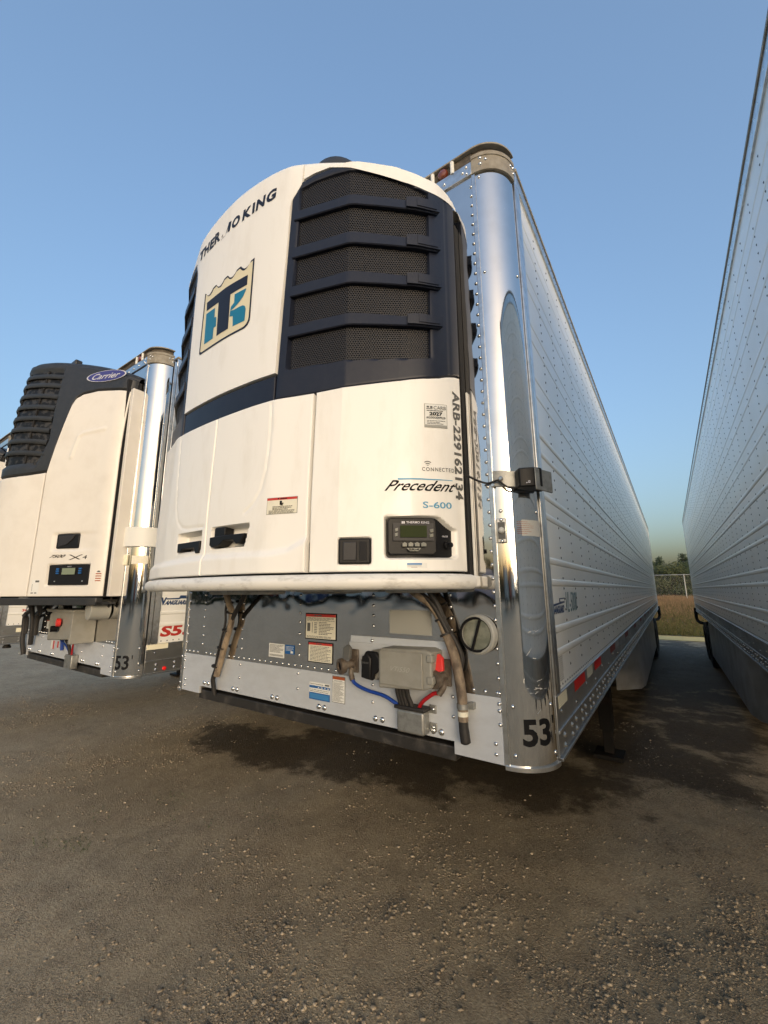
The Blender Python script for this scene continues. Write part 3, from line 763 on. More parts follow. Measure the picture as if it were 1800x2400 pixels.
    lettering('model_mark', M_CYAN, rdoor, 'S-600', LOW_L(.977, 2.212, 1.058, 2.238, .0015), .012, 0, 12)
    a0 = LOW.arc(1.068)
    lettering('registration_number', M_INKG, rdoor, 'ARB-229162134', lambda u, v: LOW.at(LOW.xat(a0+.046*v), 2.728-.475*u, .0015), .035, .0, 0, 1.05, (1, -1, 0))
    label_sheet('rating_sticker', rdoor, lambda o: LOW_L(.985, 2.551, 1.054, 2.657, o), M_PLATEG, [
        ('sticker_face', M_WPAPER, [(.03, .02, .97, .98)]), ('sticker_foot', M_PLATEG, [(.03, .02, .97, .12)]),
        ('sticker_print', M_INKG, print_lines(.1, .14, .92, .32, 3, .4, 3)+print_lines(.1, .675, .92, .735, 1, .6, 5)+[(.08, .77, .34, .80), (.1, .83, .2, .9), (.24, .82, .34, .9)])], cuts=6)
    lettering('rating_year', M_INK, rdoor, '2027', LOW_L(1.000, 2.604, 1.040, 2.620, .0036), .04, 0, 6)
    lettering('rating_word', M_INKG, rdoor, 'CARB', LOW_L(1.013, 2.632, 1.050, 2.647, .0036), .0, 0, 6)
    lettering('rating_number', M_INK, rdoor, '#200000929', LOW_L(.991, 2.590, 1.048, 2.600, .0036), .01, 0, 6)
    label_sheet('data_sticker', rdoor, lambda o: LOW_L(.925, 1.979, .985, 1.998, o), M_WPAPER, [('data_sticker_band', M_LBLUE2, [(.0, .6, .74, .95)]), ('data_sticker_print', M_INKG, [(.0, .36, .72, .42), (.2, .1, .5, .16)])], cuts=4)
    label_sheet('warning_sticker', cdoor, lambda o: LOW_L(.398, 2.206, .533, 2.276, o), M_INKG, [
        ('sticker_face', M_PAPER, [(.012, .02, .988, .98)]), ('sticker_header', M_LRED, [(.012, .84, .988, .98)]),
        ('sticker_print', M_INK, [(.43, .55, .50, .78), (.49, .58, .55, .66), (.46, .5, .54, .56)]+print_lines(.2, .24, .85, .48, 3, .45, 8, .3)+print_lines(.08, .03, .94, .24, 4, .4, 9, .1)+[(.36, .88, .4, .95), (.44, .88, .66, .94)])], cuts=6)
    # lettering over the centre panel: part of the third word-stroke has peeled away
    UPf = lambda x0, z0, x1, z1, o=.0016: UP.fn(x0, z0, x1, z1, o)
    for body, x0, x1 in (('T', -.402, -.336), ('H', -.334, -.276), ('E', -.266, -.218), ('O', -.040, .032), ('K', .056, .126), ('I', .134, .152), ('N', .164, .230), ('G', .240, .309)):
        lettering('brand_letter', M_NINK, T, body, UPf(x0, 3.868, x1, 3.936), .045, .12, 6)
    lettering('brand_letter', M_NINK, T, 'R', UPf(-.214, 3.872, -.154, 3.946), .045, .02, 6)
    flat('peeled_letter', M_NINK, T, *poly2d([(.55, .12), (.80, 1.05), (1.10, .98), (.98, 0), (.72, .06), (.80, .55), (.42, -.18)], [(0, .10), (.10, .32), (.16, .30), (.12, .08)], [(-.02, -.20), (.12, -.12), (.36, -.06), (.40, .0), (.12, -.08), (0, -.16)]), UPf(-.140, 3.872, -.056, 3.936), 4, (0, -1, 0))
    # shield emblem
    X0, X1, Z0, Z1 = -.262, .184, 3.178, 3.570
    def E(x, z): return ((x-X0)/(X1-X0), (z-Z0)/(Z1-Z0))
    top = []
    for k in range(4):
        xa = X1-(X1-X0)*k/4; w = (X1-X0)/4
        top += [(xa, Z1), (xa-.22*w, Z1-.004)]+[(xa-.22*w-(.70*w)*q/6, Z1-.006-.024*math.sin(math.pi*q/6)) for q in range(1, 6)]+[(xa-.92*w, Z1-.002)]
    outer = [(X0+.012, Z0), (X1-.045, Z0)]+[(X1-.045+.045*math.sin(R_(t)), Z0+.045-.045*math.cos(R_(t))) for t in (20, 40, 60, 75, 90)]+top+[(X0, Z1), (X0, Z0+.012)]
    def inset(p, d):
        cx, cz = (X0+X1)/2, (Z0+Z1)/2; return (cx+(p[0]-cx)*(1-d/abs(X1-X0)*2), cz+(p[1]-cz)*(1-d/abs(Z1-Z0)*2))
    o1 = [E(*p) for p in outer]; o2 = [E(*inset(p, .011)) for p in outer]; n = len(o1)
    em = flat('emblem_border', M_NINK, T, o1+o2, [(i, (i+1) % n, n+(i+1) % n, n+i) for i in range(n)], UPf(X0, Z0, X1, Z1, .0020), 10, (0, -1, 0))
    bm = bmesh.new(); vv = [bm.verts.new((p[0], p[1], 0)) for p in o2]; fc = bm.faces.new(vv); bmesh.ops.triangulate(bm, faces=[fc])
    bm.verts.index_update(); tv = [(v.co.x, v.co.y) for v in bm.verts]; tf = [tuple(v.index for v in f.verts) for f in bm.faces]; bm.free()
    flat('emblem_field', M_CREAM, em, tv, tf, UPf(X0, Z0, X1, Z1, .0014), 10, (0, -1, 0))
    def quads(name, m, polys):
        flat(name, m, em, *poly2d(*[[E(*p) for p in q] for q in polys]), UPf(X0, Z0, X1, Z1, .0026), 10, (0, -1, 0))
    quads('emblem_t', M_NINK, [[(-.222, 3.440), (.142, 3.430), (.142, 3.488), (-.04, 3.498), (-.228, 3.496)], [(-.090, 3.228), (.014, 3.228), (.008, 3.436), (-.100, 3.438)]])
    quads('emblem_block', M_TEAL, [[(-.214, 3.228), (-.126, 3.228), (-.127, 3.293), (-.131, 3.418), (-.222, 3.421)], [(-.1275, 3.293), (-.104, 3.293), (-.109, 3.352), (-.129, 3.357)]])
    quads('emblem_scroll', M_TEAL, [[(.046, 3.416), (.048, 3.366), (.022, 3.352), (.020, 3.330), (.048, 3.333), (.085, 3.348), (.115, 3.370), (.133, 3.394), (.138, 3.411)],
                                    [(.0195, 3.3295), (.018, 3.296), (.046, 3.288), (.052, 3.226), (.144, 3.222), (.146, 3.288), (.138, 3.308), (.118, 3.320), (.095, 3.322), (.050, 3.3225)]])
    return T

# ------------------------------------------------------------------ fittings on the nearest trailer's front
def hose(name, m, parent, pts, r, seg=10, rads=None):
    p = smooth_path(pts, 6)
    return MB().tube(p, rads if rads else r, seg).build(name, m, parent, smooth=60)
def gladhand(parent, x, z, red=False):
    g = MB(); g.box(x-.028, x+.028, -.022, -.012, z-.055, z+.055)
    base = g.build('gladhand', M_GLAD, parent, .003)
    b = MB(); b.lathe([(.018, 0), (.018, .045), (.034, .050), (.038, .062), (.036, .078), (.022, .080), (.022, .066), (.0005, .066)], (x, -.02, z-.015), (-.45 if not red else -.25, -1, -.08), 18, caps=False); b.build('gladhand_mouth', M_GLAD, base, smooth=50)
    s = MB(); s.lathe([(.022, 0), (.022, .003)], Vector((x, -.02, z-.015))+Vector((-.45 if not red else -.25, -1, -.08)).normalized()*.068, (-.45 if not red else -.25, -1, -.08), 14); s.build('gladhand_seal', M_INK, base)
    a = MB(); a.prism([(-.03, -.012), (.03, -.022), (.045, .0), (.03, .022), (-.02, .03)], lambda u, v: (x+v-.01, -.055+.3*u, z+.035+u), lambda u, v: (x+v-.01, -.075+.3*u, z+.035+u)); a.build('gladhand_arm', M_REDG if red else M_INKG, base, .003)
    e = MB(); e.tube(smooth_path([(x, -.035, z-.035), (x+.004, -.045, z-.055), (x+(.018 if not red else -.016), -.05, z-.085)]), .013, 10); e.build('gladhand_elbow', M_GLAD, base, smooth=50)
    return base
def front_fittings(T):
    F = lambda x0, z0, x1, z1: (lambda o: on_front(x0, z0, x1, z1, o+.0006))
    # labels on the steel sheet and on the sill
    label_sheet('tall_warning_label', T, F(.044, 1.638, .273, 1.776), M_INK, [
        ('label_face', M_PAPER, [(.025, .04, .975, .96)]), ('label_header', M_LRED, [(.025, .86, .975, .96)]),
        ('label_print', M_INKG, print_lines(.06, .70, .94, .84, 4, .45, 1, .25)+print_lines(.45, .18, .93, .68, 9, .45, 2, .5)+print_lines(.30, .22, .40, .66, 7, .5, 3, .2)+print_lines(.06, .06, .86, .14, 2, .45, 4, .5)+[(.07, .3, .17, .62), (.23, .25, .245, .66), (.3, .885, .36, .94), (.38, .89, .54, .935)])])
    label_sheet('warning_label', T, F(.069, 1.519, .251, 1.625), M_INK, [
        ('label_face', M_PAPER, [(.03, .045, .97, .955)]), ('label_header', M_LRED, [(.03, .85, .97, .955)]),
        ('label_print', M_INKG, print_lines(.1, .08, .92, .82, 11, .4, 12, .35)+[(.34, .875, .38, .94), (.42, .88, .56, .93)])])
    label_sheet('serial_label', T, F(-.251, 1.520, -.118, 1.596), M_WPAPER, [('label_print', M_INKG, print_lines(.06, .34, .94, .94, 7, .45, 21, .3)+[(.06+.035*k, .08, .06+.035*k+.018, .22) for k in range(25)])])
    label_sheet('blue_label', T, F(-.113, 1.546, -.036, 1.595), M_LBLUE, [('label_print', M_WPAPER, print_lines(.08, .35, .92, .9, 4, .3, 31, .2)+[(.6, .1, .86, .34)])])
    label_sheet('blue_white_label', T, lambda o: on_front(.091, 1.335, .238, 1.421, o+.0036), M_WPAPER, [
        ('label_blue', M_LBLUE, [(0, 0, 1, .40), (0, .66, 1, .80)]), ('label_window', M_LBLUE2, [(.04, .06, .96, .34)]),
        ('label_print', M_INKG, [(.76, .86, .97, .95), (.04, .88, .68, .91)]+print_lines(.04, .44, .96, .62, 2, .3, 41, .1)), ('label_dots', M_WPAPER, [(.43, .70, .49, .75), (.58, .70, .66, .75), (.74, .70, .80, .75), (.88, .70, .96, .75)])])
    label_sheet('brown_header_label', T, lambda o: on_front(.253, 1.3395, .339, 1.467, o+.0036), M_INKG, [
        ('label_face', M_WPAPER, [(.03, .02, .97, .98)]), ('label_header', M_LBROWN, [(.03, .87, .97, .98)]), ('label_rule', M_INKG, [(.03, .785, .97, .795)]),
        ('label_print', M_INKG, print_lines(.1, .05, .92, .76, 22, .4, 51, .4)+[(.15, .82, .8, .835)])])
    box('blank_plate', M_PLATEG, T, .609, .836, -.004, .002, 1.694, 1.805, .002)
    # connector mounting plate with folded top edge
    pl = MB(); pl.box(.366, .955, -.008, .002, 1.462, 1.642); pl.prism([(-.008, 1.642), (.0, 1.642), (.0, 1.674), (-.003, 1.674), (-.006, 1.650)], lambda u, v: (.372, u, v), lambda u, v: (.955, u, v))
    plate = pl.build('mounting_plate', M_ALU, T, .002)
    for x, z in ((.51, 1.655), (.51, 1.478), (.93, 1.655), (.395, 1.478)): link_mesh('rivet', RIVET, None, plate, (x, -.008, z))
    # grey junction box and its round socket
    jb = MB(); jb.prism([(.622, 1.472), (.852, 1.487), (.890, 1.500), (.892, 1.640), (.860, 1.650), (.640, 1.642), (.622, 1.632)], lambda u, v: (u, -.115, v), lambda u, v: (u, -.008, v))
    J = jb.build('junction_box', M_BOX, T, .008, seg=3)
    lid = MB(); lid.box(.636, .852, -.123, -.1155, 1.492, 1.634); lid.build('box_lid', M_BOX, J, .006, seg=3)
    lettering('box_mark', M_PLATEG, J, 'VTi550', on_front(.690, 1.552, .790, 1.572, .1236), .0, .1)
    for z in (1.515, 1.60): box('box_hinge', M_BOX, J, .872, .900, -.122, -.090, z, z+.030, .004)
    sk = MB(); sk.lathe([(.068, 0), (.068, .045), (.060, .070)], (.575, -.008, 1.556), (-.12, -1, 0), 28); S_ = sk.build('socket', M_BOX, T, .003)
    cv = MB(); cv.prism([(-.052, -.030), (-.035, -.062), (.012, -.066), (.020, -.040), (.056, -.010), (.056, .030), (.030, .062), (-.028, .062), (-.056, .020)], lambda u, v: (.566+u, -.100, 1.558+v), lambda u, v: (.566+u, -.078, 1.558+v)); cv.build('socket_cover', M_BLACKP, S_, .008, seg=3)
    cv = MB(); cv.prism([(-.040, -.055), (.008, -.060), (.012, .030), (-.006, .052), (-.036, .040)], lambda u, v: (.560+u, -.110, 1.558+v), lambda u, v: (.566+u, -.1005, 1.558+v)); cv.build('socket_flap', M_BLACKP, S_, .004)
    lettering('socket_word', M_INKG, S_, 'SEVEN-WAY', on_front(.528, 1.566, .566, 1.574, .1108), .02)
    g1 = gladhand(T, .405, 1.555); g2 = gladhand(T, .905, 1.550, True)
    hose('blue_air_line', M_BLUE, T, [(.424, -.050, 1.470), (.438, -.05, 1.458), (.475, -.05, 1.444), (.531, -.05, 1.433), (.602, -.05, 1.425), (.652, -.05, 1.409), (.700, -.045, 1.380), (.715, -.04, 1.34)], .0085)
    hose('red_air_line', M_RED, T, [(.889, -.050, 1.468), (.866, -.05, 1.466), (.838, -.05, 1.448), (.811, -.05, 1.427), (.790, -.045, 1.400), (.772, -.04, 1.35)], .0085)
    for k, (xa, xb) in enumerate(((.690, .700), (.706, .715), (.722, .732), (.742, .762))):
        hose('power_cable', M_HOSEB, T, [(xa, -.07, 1.485), (xa, -.06, 1.445), ((xa+xb)/2, -.05, 1.41), (xb, -.042, 1.36)], .010)
    bk = MB(); bk.box(.682, .818, -.062, -.004, 1.290, 1.384); B = bk.build('cable_bracket', M_GALV, T, .010, seg=3)
    box('bracket_grommet', M_HOSEB, B, .672, .826, -.068, -.004, 1.3845, 1.400, .004)
    for z0 in (1.374, 1.302): 
        box('bracket_tab', M_GALV, B, .8185, .852, -.010, -.0035, z0, z0+.034, .002)
        link_mesh('rivet', RIVET, None, B, (.838, -.010, z0+.017))
    box('bracket_tab', M_GALV, B, .664, .6815, -.010, -.0035, 1.305, 1.335, .002)
    # drain hoses hanging out of the unit
    hose('drain_hose', M_HOSE, T, [(-.612, -.09, 1.97), (-.606, -.07, 1.89), (-.602, -.05, 1.826), (-.580, -.04, 1.77), (-.578, -.04, 1.703), (-.622, -.035, 1.597), (-.660, -.035, 1.483), (-.688, -.035, 1.406), (-.700, -.035, 1.37)], .020)
    hose('black_cable', M_HOSEB, T, [(-.40, -.10, 1.97), (-.414, -.07, 1.889), (-.50, -.05, 1.80), (-.556, -.04, 1.741), (-.590, -.045, 1.68), (-.634, -.04, 1.58), (-.672, -.04, 1.47), (-.725, -.04, 1.36), (-.735, -.03, 1.31), (-.730, -.02, 1.25)], .014)
    hose('black_cable', M_HOSEB, T, [(-.585, -.09, 1.97), (-.60, -.06, 1.88), (-.628, -.05, 1.78), (-.622, -.05, 1.70), (-.652, -.05, 1.60), (-.69, -.045, 1.50), (-.715, -.04, 1.40), (-.722, -.035, 1.30)], .007)
    for x, z in ((-.60, 1.83), (-.575, 1.765), (-.605, 1.655), (-.645, 1.545), (-.690, 1.43)):
        mb = MB(); mb.lathe([(.030, -.004), (.030, .004)], (x-.01, -.042, z), (.25, 0, 1), 12); mb.build('cable_tie', M_HOSEB, T)
    hose('drain_hose', M_HOSE, T, [(.775, -.12, 1.95), (.790, -.09, 1.899), (.860, -.06, 1.842), (.903, -.05, 1.784), (.930, -.045, 1.715), (.958, -.04, 1.636), (.975, -.04, 1.565), (.988, -.04, 1.472), (.990, -.04, 1.413), (.990, -.04, 1.375)], .021)
    hose('hose_collar', M_PAPER, T, [(.990, -.04, 1.413), (.990, -.04, 1.395)], .0225)
    dk = MB(); dk.tube(smooth_path([(.990, -.04, 1.376), (.992, -.04, 1.340), (.998, -.04, 1.291)]), [.020]*6+[.021]*6+[.012], 10); dk.build('duckbill_valve', M_HOSEB, T, smooth=60)
    hose('black_cable', M_HOSEB, T, [(.80, -.12, 1.96), (.830, -.08, 1.885), (.880, -.07, 1.835), (.915, -.065, 1.78), (.945, -.06, 1.72)], .011)
    hose('black_cable', M_HOSEB, T, [(.87, -.12, 1.97), (.869, -.08, 1.895), (.898, -.06, 1.836), (.930, -.05, 1.753), (.965, -.03, 1.68), (.985, -.02, 1.62), (.975, -.02, 1.56)], .012)
    for x, z in ((.872, 1.83), (.908, 1.772), (.930, 1.71)):
        mb = MB(); mb.lathe([(.027, -.004), (.027, .004)], (x, -.05, z), (-.4, 0, 1), 12); mb.build('cable_tie', M_HOSEB, T)
    cl = MB(); cl.lathe([(.0245, -.010), (.0245, .010)], (.990, -.04, 1.432), (0, 0, 1), 14); cl.box(1.010, 1.032, -.028, -.004, 1.420, 1.446); cl.build('hose_clamp', M_GALV, T, .001)
    # round document holder
    dh = MB(); dh.lathe([(.080, 0), (.080, .028), (.074, .034), (.066, .034), (.064, .026), (.0005, .026)], (1.064, -.001, 1.715), (-.1, -1, 0), 36, caps=False); D = dh.build('document_holder', M_PLATEG, T, smooth=40)
    lid = MB(); lid.lathe([(.062, .027), (.060, .032), (.0005, .033)], (1.064, -.001, 1.715), (-.1, -1, 0), 32, caps=False); lid.build('holder_lid', M_GLASS, D, smooth=40)
    rg = MB(); rg.tube([Vector((1.061, -.0345, 1.715))+Vector((.066*math.cos(t), -.1*-.066*math.cos(t), .066*math.sin(t))) for t in np.linspace(0, 2*math.pi, 33)], .0055, 8, caps=False); rg.build('holder_ring', M_INK, D)
    rg = MB(); rg.tube([(1.042, -.038, 1.655), (1.080, -.040, 1.772)], .006, 8); rg.build('holder_bar', M_INK, D)
    # lamp bracket strapped across the corner post with its cable
    st = MB(); K = 24
    for k in range(K+1):
        a = R_(-2+94*k/K)
        for r, z in ((TR+.006, 2.335), (TR+.006, 2.405), (TR+.001, 2.405), (TR+.001, 2.335)): st.v.append((*arc_xy(a, r), z-.012*math.sin(max(a, 0))))
    for k in range(K):
        for j in range(4): st.f.append((4*k+j, 4*k+(j+1) % 4, 4*k+4+(j+1) % 4, 4*k+4+j))
    st.f += [(0, 1, 2, 3), (4*K+3, 4*K+2, 4*K+1, 4*K)]
    strap = st.build('lamp_strap', M_GALV, T, .001)
    lb = MB(); p = [arc_xy(R_(38), TR+.012), arc_xy(R_(38), TR+.052), (1.325, .012), (1.352, .045), arc_xy(R_(84), TR+.030), arc_xy(R_(84), TR+.008)]
    lb.prism(p, lambda u, v: (u, v, 2.315), lambda u, v: (u, v, 2.398)); lb.build('side_lamp', M_BLACKP, strap, .006, seg=3)
    sh = MB(); sh.prism([(1.330, .010), (1.334, .007), (1.374, .12), (1.366, .13)], lambda u, v: (u, v, 2.300), lambda u, v: (u, v, 2.392)); sh.build('lamp_side_plate', M_GALV, strap, .003)
    q = arc_xy(R_(52), TR+.058); flat('lamp_mark', M_BADGE, strap, *rects2d([(0, 0, .35, .4), (.55, 0, 1, .2), (.55, .8, 1, 1), (.55, .2, .7, .8), (.85, .2, 1, .8)]), lambda u, v: (1.298+.016*u, .0085-.012+.0025*u, 2.328+.010*v), 0, (0, -1, 0))
    hose('lamp_cable', M_HOSEB, T, [(1.085, -.10, 2.372), (1.105, -.05, 2.360), (1.135, -.018, 2.350), (1.160, -.016, 2.352), (1.185, -.016, 2.355), (1.205, -.010, 2.335), (1.228, -.006, 2.318), (1.252, -.005, 2.316), (1.268, .0, 2.328), (1.272, .002, 2.345)], .0045, 8)
    for x, z in ((1.160, 2.338), (1.196, 2.362)):
        mb = MB(); mb.lathe([(.010, 0), (.010, .008), (.006, .012)], (x, -.008, z), (0, -1, 0), 12); mb.build('cable_clip', M_TRIM, T)
    # clear marker lamp on the post, tape and paper label
    x0, y0 = arc_xy(R_(14), TR+.004)
    ml = empty('post_marker_lamp', (x0, y0, 2.140), R_(14)); ml.parent = T
    b = MB(); b.box(-.020, .020, -.006, .004, -.052, .052); b.build('lamp_base', M_TRIM, ml, .004)
    b = MB(); b.lathe([(.014, 0), (.013, .012), (.008, .018), (.0005, .019)], (0, -.006, .0), (0, -1, 0), 16, caps=False); b.build('lamp_lens', M_CLEAR, ml)
    b = MB(); b.box(-.015, .015, -.010, -.006, -.036, .036); b.build('lamp_housing', M_INKG, ml, .003)
    for z in (-.045, .045): link_mesh('lamp_screw', RIVET, None, ml, (0, -.006, z))
    PF = lambda a0, z0, a1, z1, o: (lambda u, v: (*arc_xy(R_(a0+(a1-a0)*u), TR+o), z0+(z1-z0)*v))
    flat('clear_tape', M_TAPEC, T, *rects2d([(0, 0, 1, 1)]), PF(44, 2.118, 88, 2.186, .0012), 10, (1, -1, 0))
    flat('tape_print', M_LBROWN, T, *rects2d(print_lines(.02, .1, .6, .95, 7, .18, 77, .6)), PF(36, 2.118, 88, 2.186, .0018), 10, (1, -1, 0))
    # 53' painted on both corner posts of this trailer
    lettering('length_mark', M_INK, T, '53', PF(25, 1.306, 70, 1.404, .0015), .03, 0, 14, 1, (1, -1, 0))
    flat('length_tick', M_INK, T, *poly2d([(.2, 0), (.8, 0), (1, 1), (0, 1)]), PF(77, 1.378, 80, 1.408, .0015), 0, (1, -1, 0))
def scuffs(T):
    rr = random.Random(17); vs, fs = [], []
    for _ in range(16):
        a, z = rr.gauss(46, 6), rr.choice((rr.gauss(1.70, .03), rr.gauss(1.60, .03), rr.gauss(1.52, .02), rr.uniform(1.4, 1.85))); l, th = rr.uniform(.008, .035), rr.uniform(-.2, .9); w = rr.uniform(.0006, .0014)
        da, dz = math.degrees(l*math.cos(th)/TR), l*math.sin(th); k = len(vs); vs += [(a, z-w), (a+da, z+dz-w*.3), (a+da, z+dz+w*.3), (a, z+w)]; fs.append((k, k+1, k+2, k+3))
    flat('scuff_marks', mat('bright_scuff', (.80, .79, .76), .5, metal=.3), T, vs, fs, lambda u, v: (*arc_xy(R_(u), TR+.0008), v), 0, (1, -1, 0))
def side_marks(T, sx, tape=True, marks=True):
    """reflective tape along the rail and the maker's marks; sx = which side"""
    D = TW+.0065
    def Fs(y0, z0, y1, z1, o, d=D): return lambda u, v: (sx*(d+o), y0+(y1-y0)*u, z0+(z1-z0)*v)
    up = (sx, 0, 0)
    if tape:
        segs = [(.196, .368, M_TAPEW), (.545, .84, M_TAPER), (.905, 1.10, M_TAPEW), (1.18, 1.46, M_TAPER)]
        y = 1.975
        while y < 15: segs += [(y, y+.33, M_TAPED), (y+.42, y+.62, M_SKIRT)]; y += 1.25
        for a, b, m in segs:
            o = flat('reflective_tape', m, T, *rects2d([(0, 0, 1, 1)]), Fs(a, 1.413, b, 1.4625, .0008), 0, up)
            if m in (M_TAPEW, M_TAPER): flat('tape_lines', M_PLATEG if m is M_TAPEW else M_LRED, o, *rects2d([(0, k/6, 1, k/6+.018) for k in range(1, 6)]), Fs(a, 1.413, b, 1.4625, .0014), 0, up)
    if marks:
        W = TW
        s = 1 if sx > 0 else 1
        def Fw(y0, z0, y1, z1, o=.0012): return lambda u, v: (sx*(W+o), y0+(y1-y0)*u, z0+(z1-z0)*v)
        flat('maker_flag', M_VBLUE, T, *poly2d([(0, .62), (.55, .70), (.56, .98), (1, 1), (1, .66), (.12, .50), (.16, .02), (.10, 0), (.02, .48)]), Fw(.262, 1.786, .520, 1.856), 0, up)
        flat('maker_flag_window', M_SIDE, T, *rects2d([(.62, .76, .96, .92)]), Fw(.262, 1.786, .520, 1.856, .002), 0, up)
        lettering('maker_name', M_VBLUE, T, 'ANGUARD', Fw(.300, 1.786, .500, 1.822), .05, .08, 0, 1, up)
        lettering('maker_model', M_VTEAL, T, 'VL-5000', Fw(.545, 1.782, .845, 1.884), .0, .10, 0, 1, up)
        label_sheet('data_plate', T, lambda o: Fw(.290, 1.497, .375, 1.612, o), M_SIDE, [('plate_print', M_INKG, print_lines(.05, .05, .95, .95, 12, .35, 90, .3))], up)

# ------------------------------------------------------------------ charcoal and cream unit on the next trailer
CX = -3.18
_cp = herm([0, .2, .46, .7, .95, 1.05, 1.1, 1.115], [-.715, -.655, -.520, -.405, -.295, -.25, -.195, -.11])
def S_c(x, z): t = max(0, z-3.0); return _cp(abs(x))+.07*t*t
CS = Shell(S_c, 1.114, 2.6)
def carrier_unit():
    T = empty('refrigeration_unit', (0, 0, 0), 0, 'cream and charcoal refrigeration unit with an oval blue badge, on the trailer at left', 'refrigeration unit')
    c = lambda v: (lambda *_: v)
    box('inner_frame', M_DARK, T, -1.09, 1.09, -.20, -.085, 1.86, 3.80, 0)
    box('side_frame', M_CWHITE, T, 1.106, 1.158, -.178, -.085, 1.865, 3.70, .004)
    box('side_frame', M_CWHITE, T, -1.135, -1.06, -.165, -.085, 1.865, 3.70, .004)
    mb = MB(); mb.prism([(-1.05, -.2), (-.9, -.27), (-.5, -.45), (0, -.58), (.5, -.45), (.9, -.27), (1.05, -.2)], lambda u, v: (u, v, 1.855), lambda u, v: (u, v, 3.75)); mb.build('cavity', M_DARK, T, smooth=0)
    # edge between the charcoal top and the cream doors
    zd = lambda x: (lerp_table(abs(x), [0, .30, .465, .50, .575, .60, .66, .80, 1.0, 1.12], [2.925, 2.940, 2.962, 3.17, 3.615, 3.672, 3.708, 3.728, 3.712, 3.695]))
    # cream doors
    def em(x, z, a):
        d = 0
        if x > .55:
            d += .012*sst(0, .03, rrect(x, z, .60, 2.235, 1.6, 2.41, .03))*sst(1.15, .7, x)
            d += .030*sst(0, .01, rrect(x, z, .642, 2.262, .858, 2.392, .012))
            d += .022*sst(0, .012, rrect(x, z, .605, 1.950, .995, 2.135, .012))
            best = 9
            for (xa, za), (xb, zb) in zip([(.67, 3.08), (.71, 3.275), (.75, 3.30), (.95, 3.325)], [(.71, 3.275), (.75, 3.30), (.95, 3.325)]):
                dx, dz = xb-xa, zb-za; t = min(1, max(0, ((x-xa)*dx+(z-za)*dz)/(dx*dx+dz*dz))); best = min(best, math.hypot(x-xa-t*dx, z-za-t*dz))
            d -= .008*math.exp(-(best/.016)**2)
        return d
    rd = CS.panel('right_door', M_CWHITE, T, c(.462), c(1.098), c(1.866), lambda x: zd(x)-.012, ds=.009, dz=.011, disp=em)
    cdr = CS.panel('centre_door', M_CWHITE, T, c(-.40), c(.452), c(1.866), lambda x: zd(x)-.012, ds=.02, dz=.02)
    CS.panel('left_door', M_CWHITE, T, c(-1.106), c(-.41), c(1.866), lambda x: zd(x)-.012, ds=.03, dz=.03)
    # charcoal top with the recessed grille
    def opn(x, z): 
        xr = (lerp_table(z, [3.03, 3.25, 3.985, 4.03], [.36, .435, .40, .36])); zt = 4.025-.05*(x/.4)**2
        return min(CS.arc(xr)-CS.arc(abs(x)), z-3.035+.05*abs(x), zt-z)
    zt_c = lambda x: 4.085-.22*x*x
    def dg(x, z, a): return .022*sst(0, .012, opn(x, z)) if abs(x) < .6 else 0
    top = CS.panel('charcoal_shell', M_CBLACK, T, c(-1.108), c(1.108), zd, zt_c, ds=.010, dz=.011, disp=dg, rr=.02, depth=.05)
    # rolled top back to the trailer
    mb = MB()
    def roll(u, v):
        x = -1.108+2.216*u; P = CS.at(x, zt_c(x)-.004, -.018); th = v*math.pi/2
        if v < .5: q = v/.5*math.pi/2; return (P.x, P.y+.07*(1-math.cos(q)), P.z+.05*math.sin(q))
        return (P.x, P.y+.07+(-.09-P.y-.07)*(v-.5)/.5, P.z+.05)
    mb.grid(50, 17, roll); mb.build('charcoal_roof', M_CBLACK, T, smooth=60)
    box('roof_catch', M_CBLACK, T, .30, .42, -.42, -.36, 4.06, 4.13, .01)
    for k in range(8):
        mb = MB(); n = 40
        for i in range(n+1):
            x = -.46+.92*i/n; z = 3.955-.115*k-.10*(x/.45)**2*.35+.004
            if k == 0: z -= .02
            for d, dz in ((-.024, .034), (-.002, .026), (.002, -.006), (-.005, -.018), (-.024, -.008)): mb.v.append(tuple(CS.at(x*.90, z+dz, d)))
        for i in range(n):
            for j in range(5): mb.f.append((5*i+j, 5*i+(j+1) % 5, 5*i+5+(j+1) % 5, 5*i+5+j))
        mb.f += [tuple(range(5)), tuple(range(5*n+4, 5*n-1, -1))]
        mb.build('grille_slat', M_CBLACK, top, smooth=40)
    for x in (-.24, 0, .24): 
        mb = MB(); mb.tube([CS.at(x*1.0, z, -.019) for z in np.linspace(3.05, 4.0, 12)], .010, 6); mb.build('grille_rib', M_DARK, top)
    mb = MB(); mb.grid(24, 20, lambda u, v: CS.at(-.42+.84*u, 3.03+.98*v, -.0205)); mb.build('condenser_core', mat('condenser_fins', (.06, .055, .05), .5, metal=.5, noise=(22, (.004, .004, .004), .95, .42, .52)), top)
    # base rail
    mb = MB(); pts = [(x, _cp(abs(x))-.012, 1.822) for x in np.linspace(-1.08, 1.08, 60)]
    for x, y, z in pts: mb.v += [(x, y, z-.028), (x, y, z+.032), (x, y+.05, z+.032), (x, y+.05, z-.028)]
    for i in range(59):
        for j in range(4): mb.f.append((4*i+j, 4*i+(j+1) % 4, 4*i+4+(j+1) % 4, 4*i+4+j))
    mb.f += [(0, 1, 2, 3), (239, 238, 237, 236)]; mb.build('base_rail', M_CBLACK, T, .005)
    mb = MB(); mb.prism([(-1.08, -.09), (-1.08, -.24), (-.6, -.44), (0, -.62), (.6, -.44), (1.08, -.24), (1.08, -.09)], lambda u, v: (u, v, 1.80), lambda u, v: (u, v, 1.82)); mb.build('base_tray', M_CBLACK, T, smooth=0)
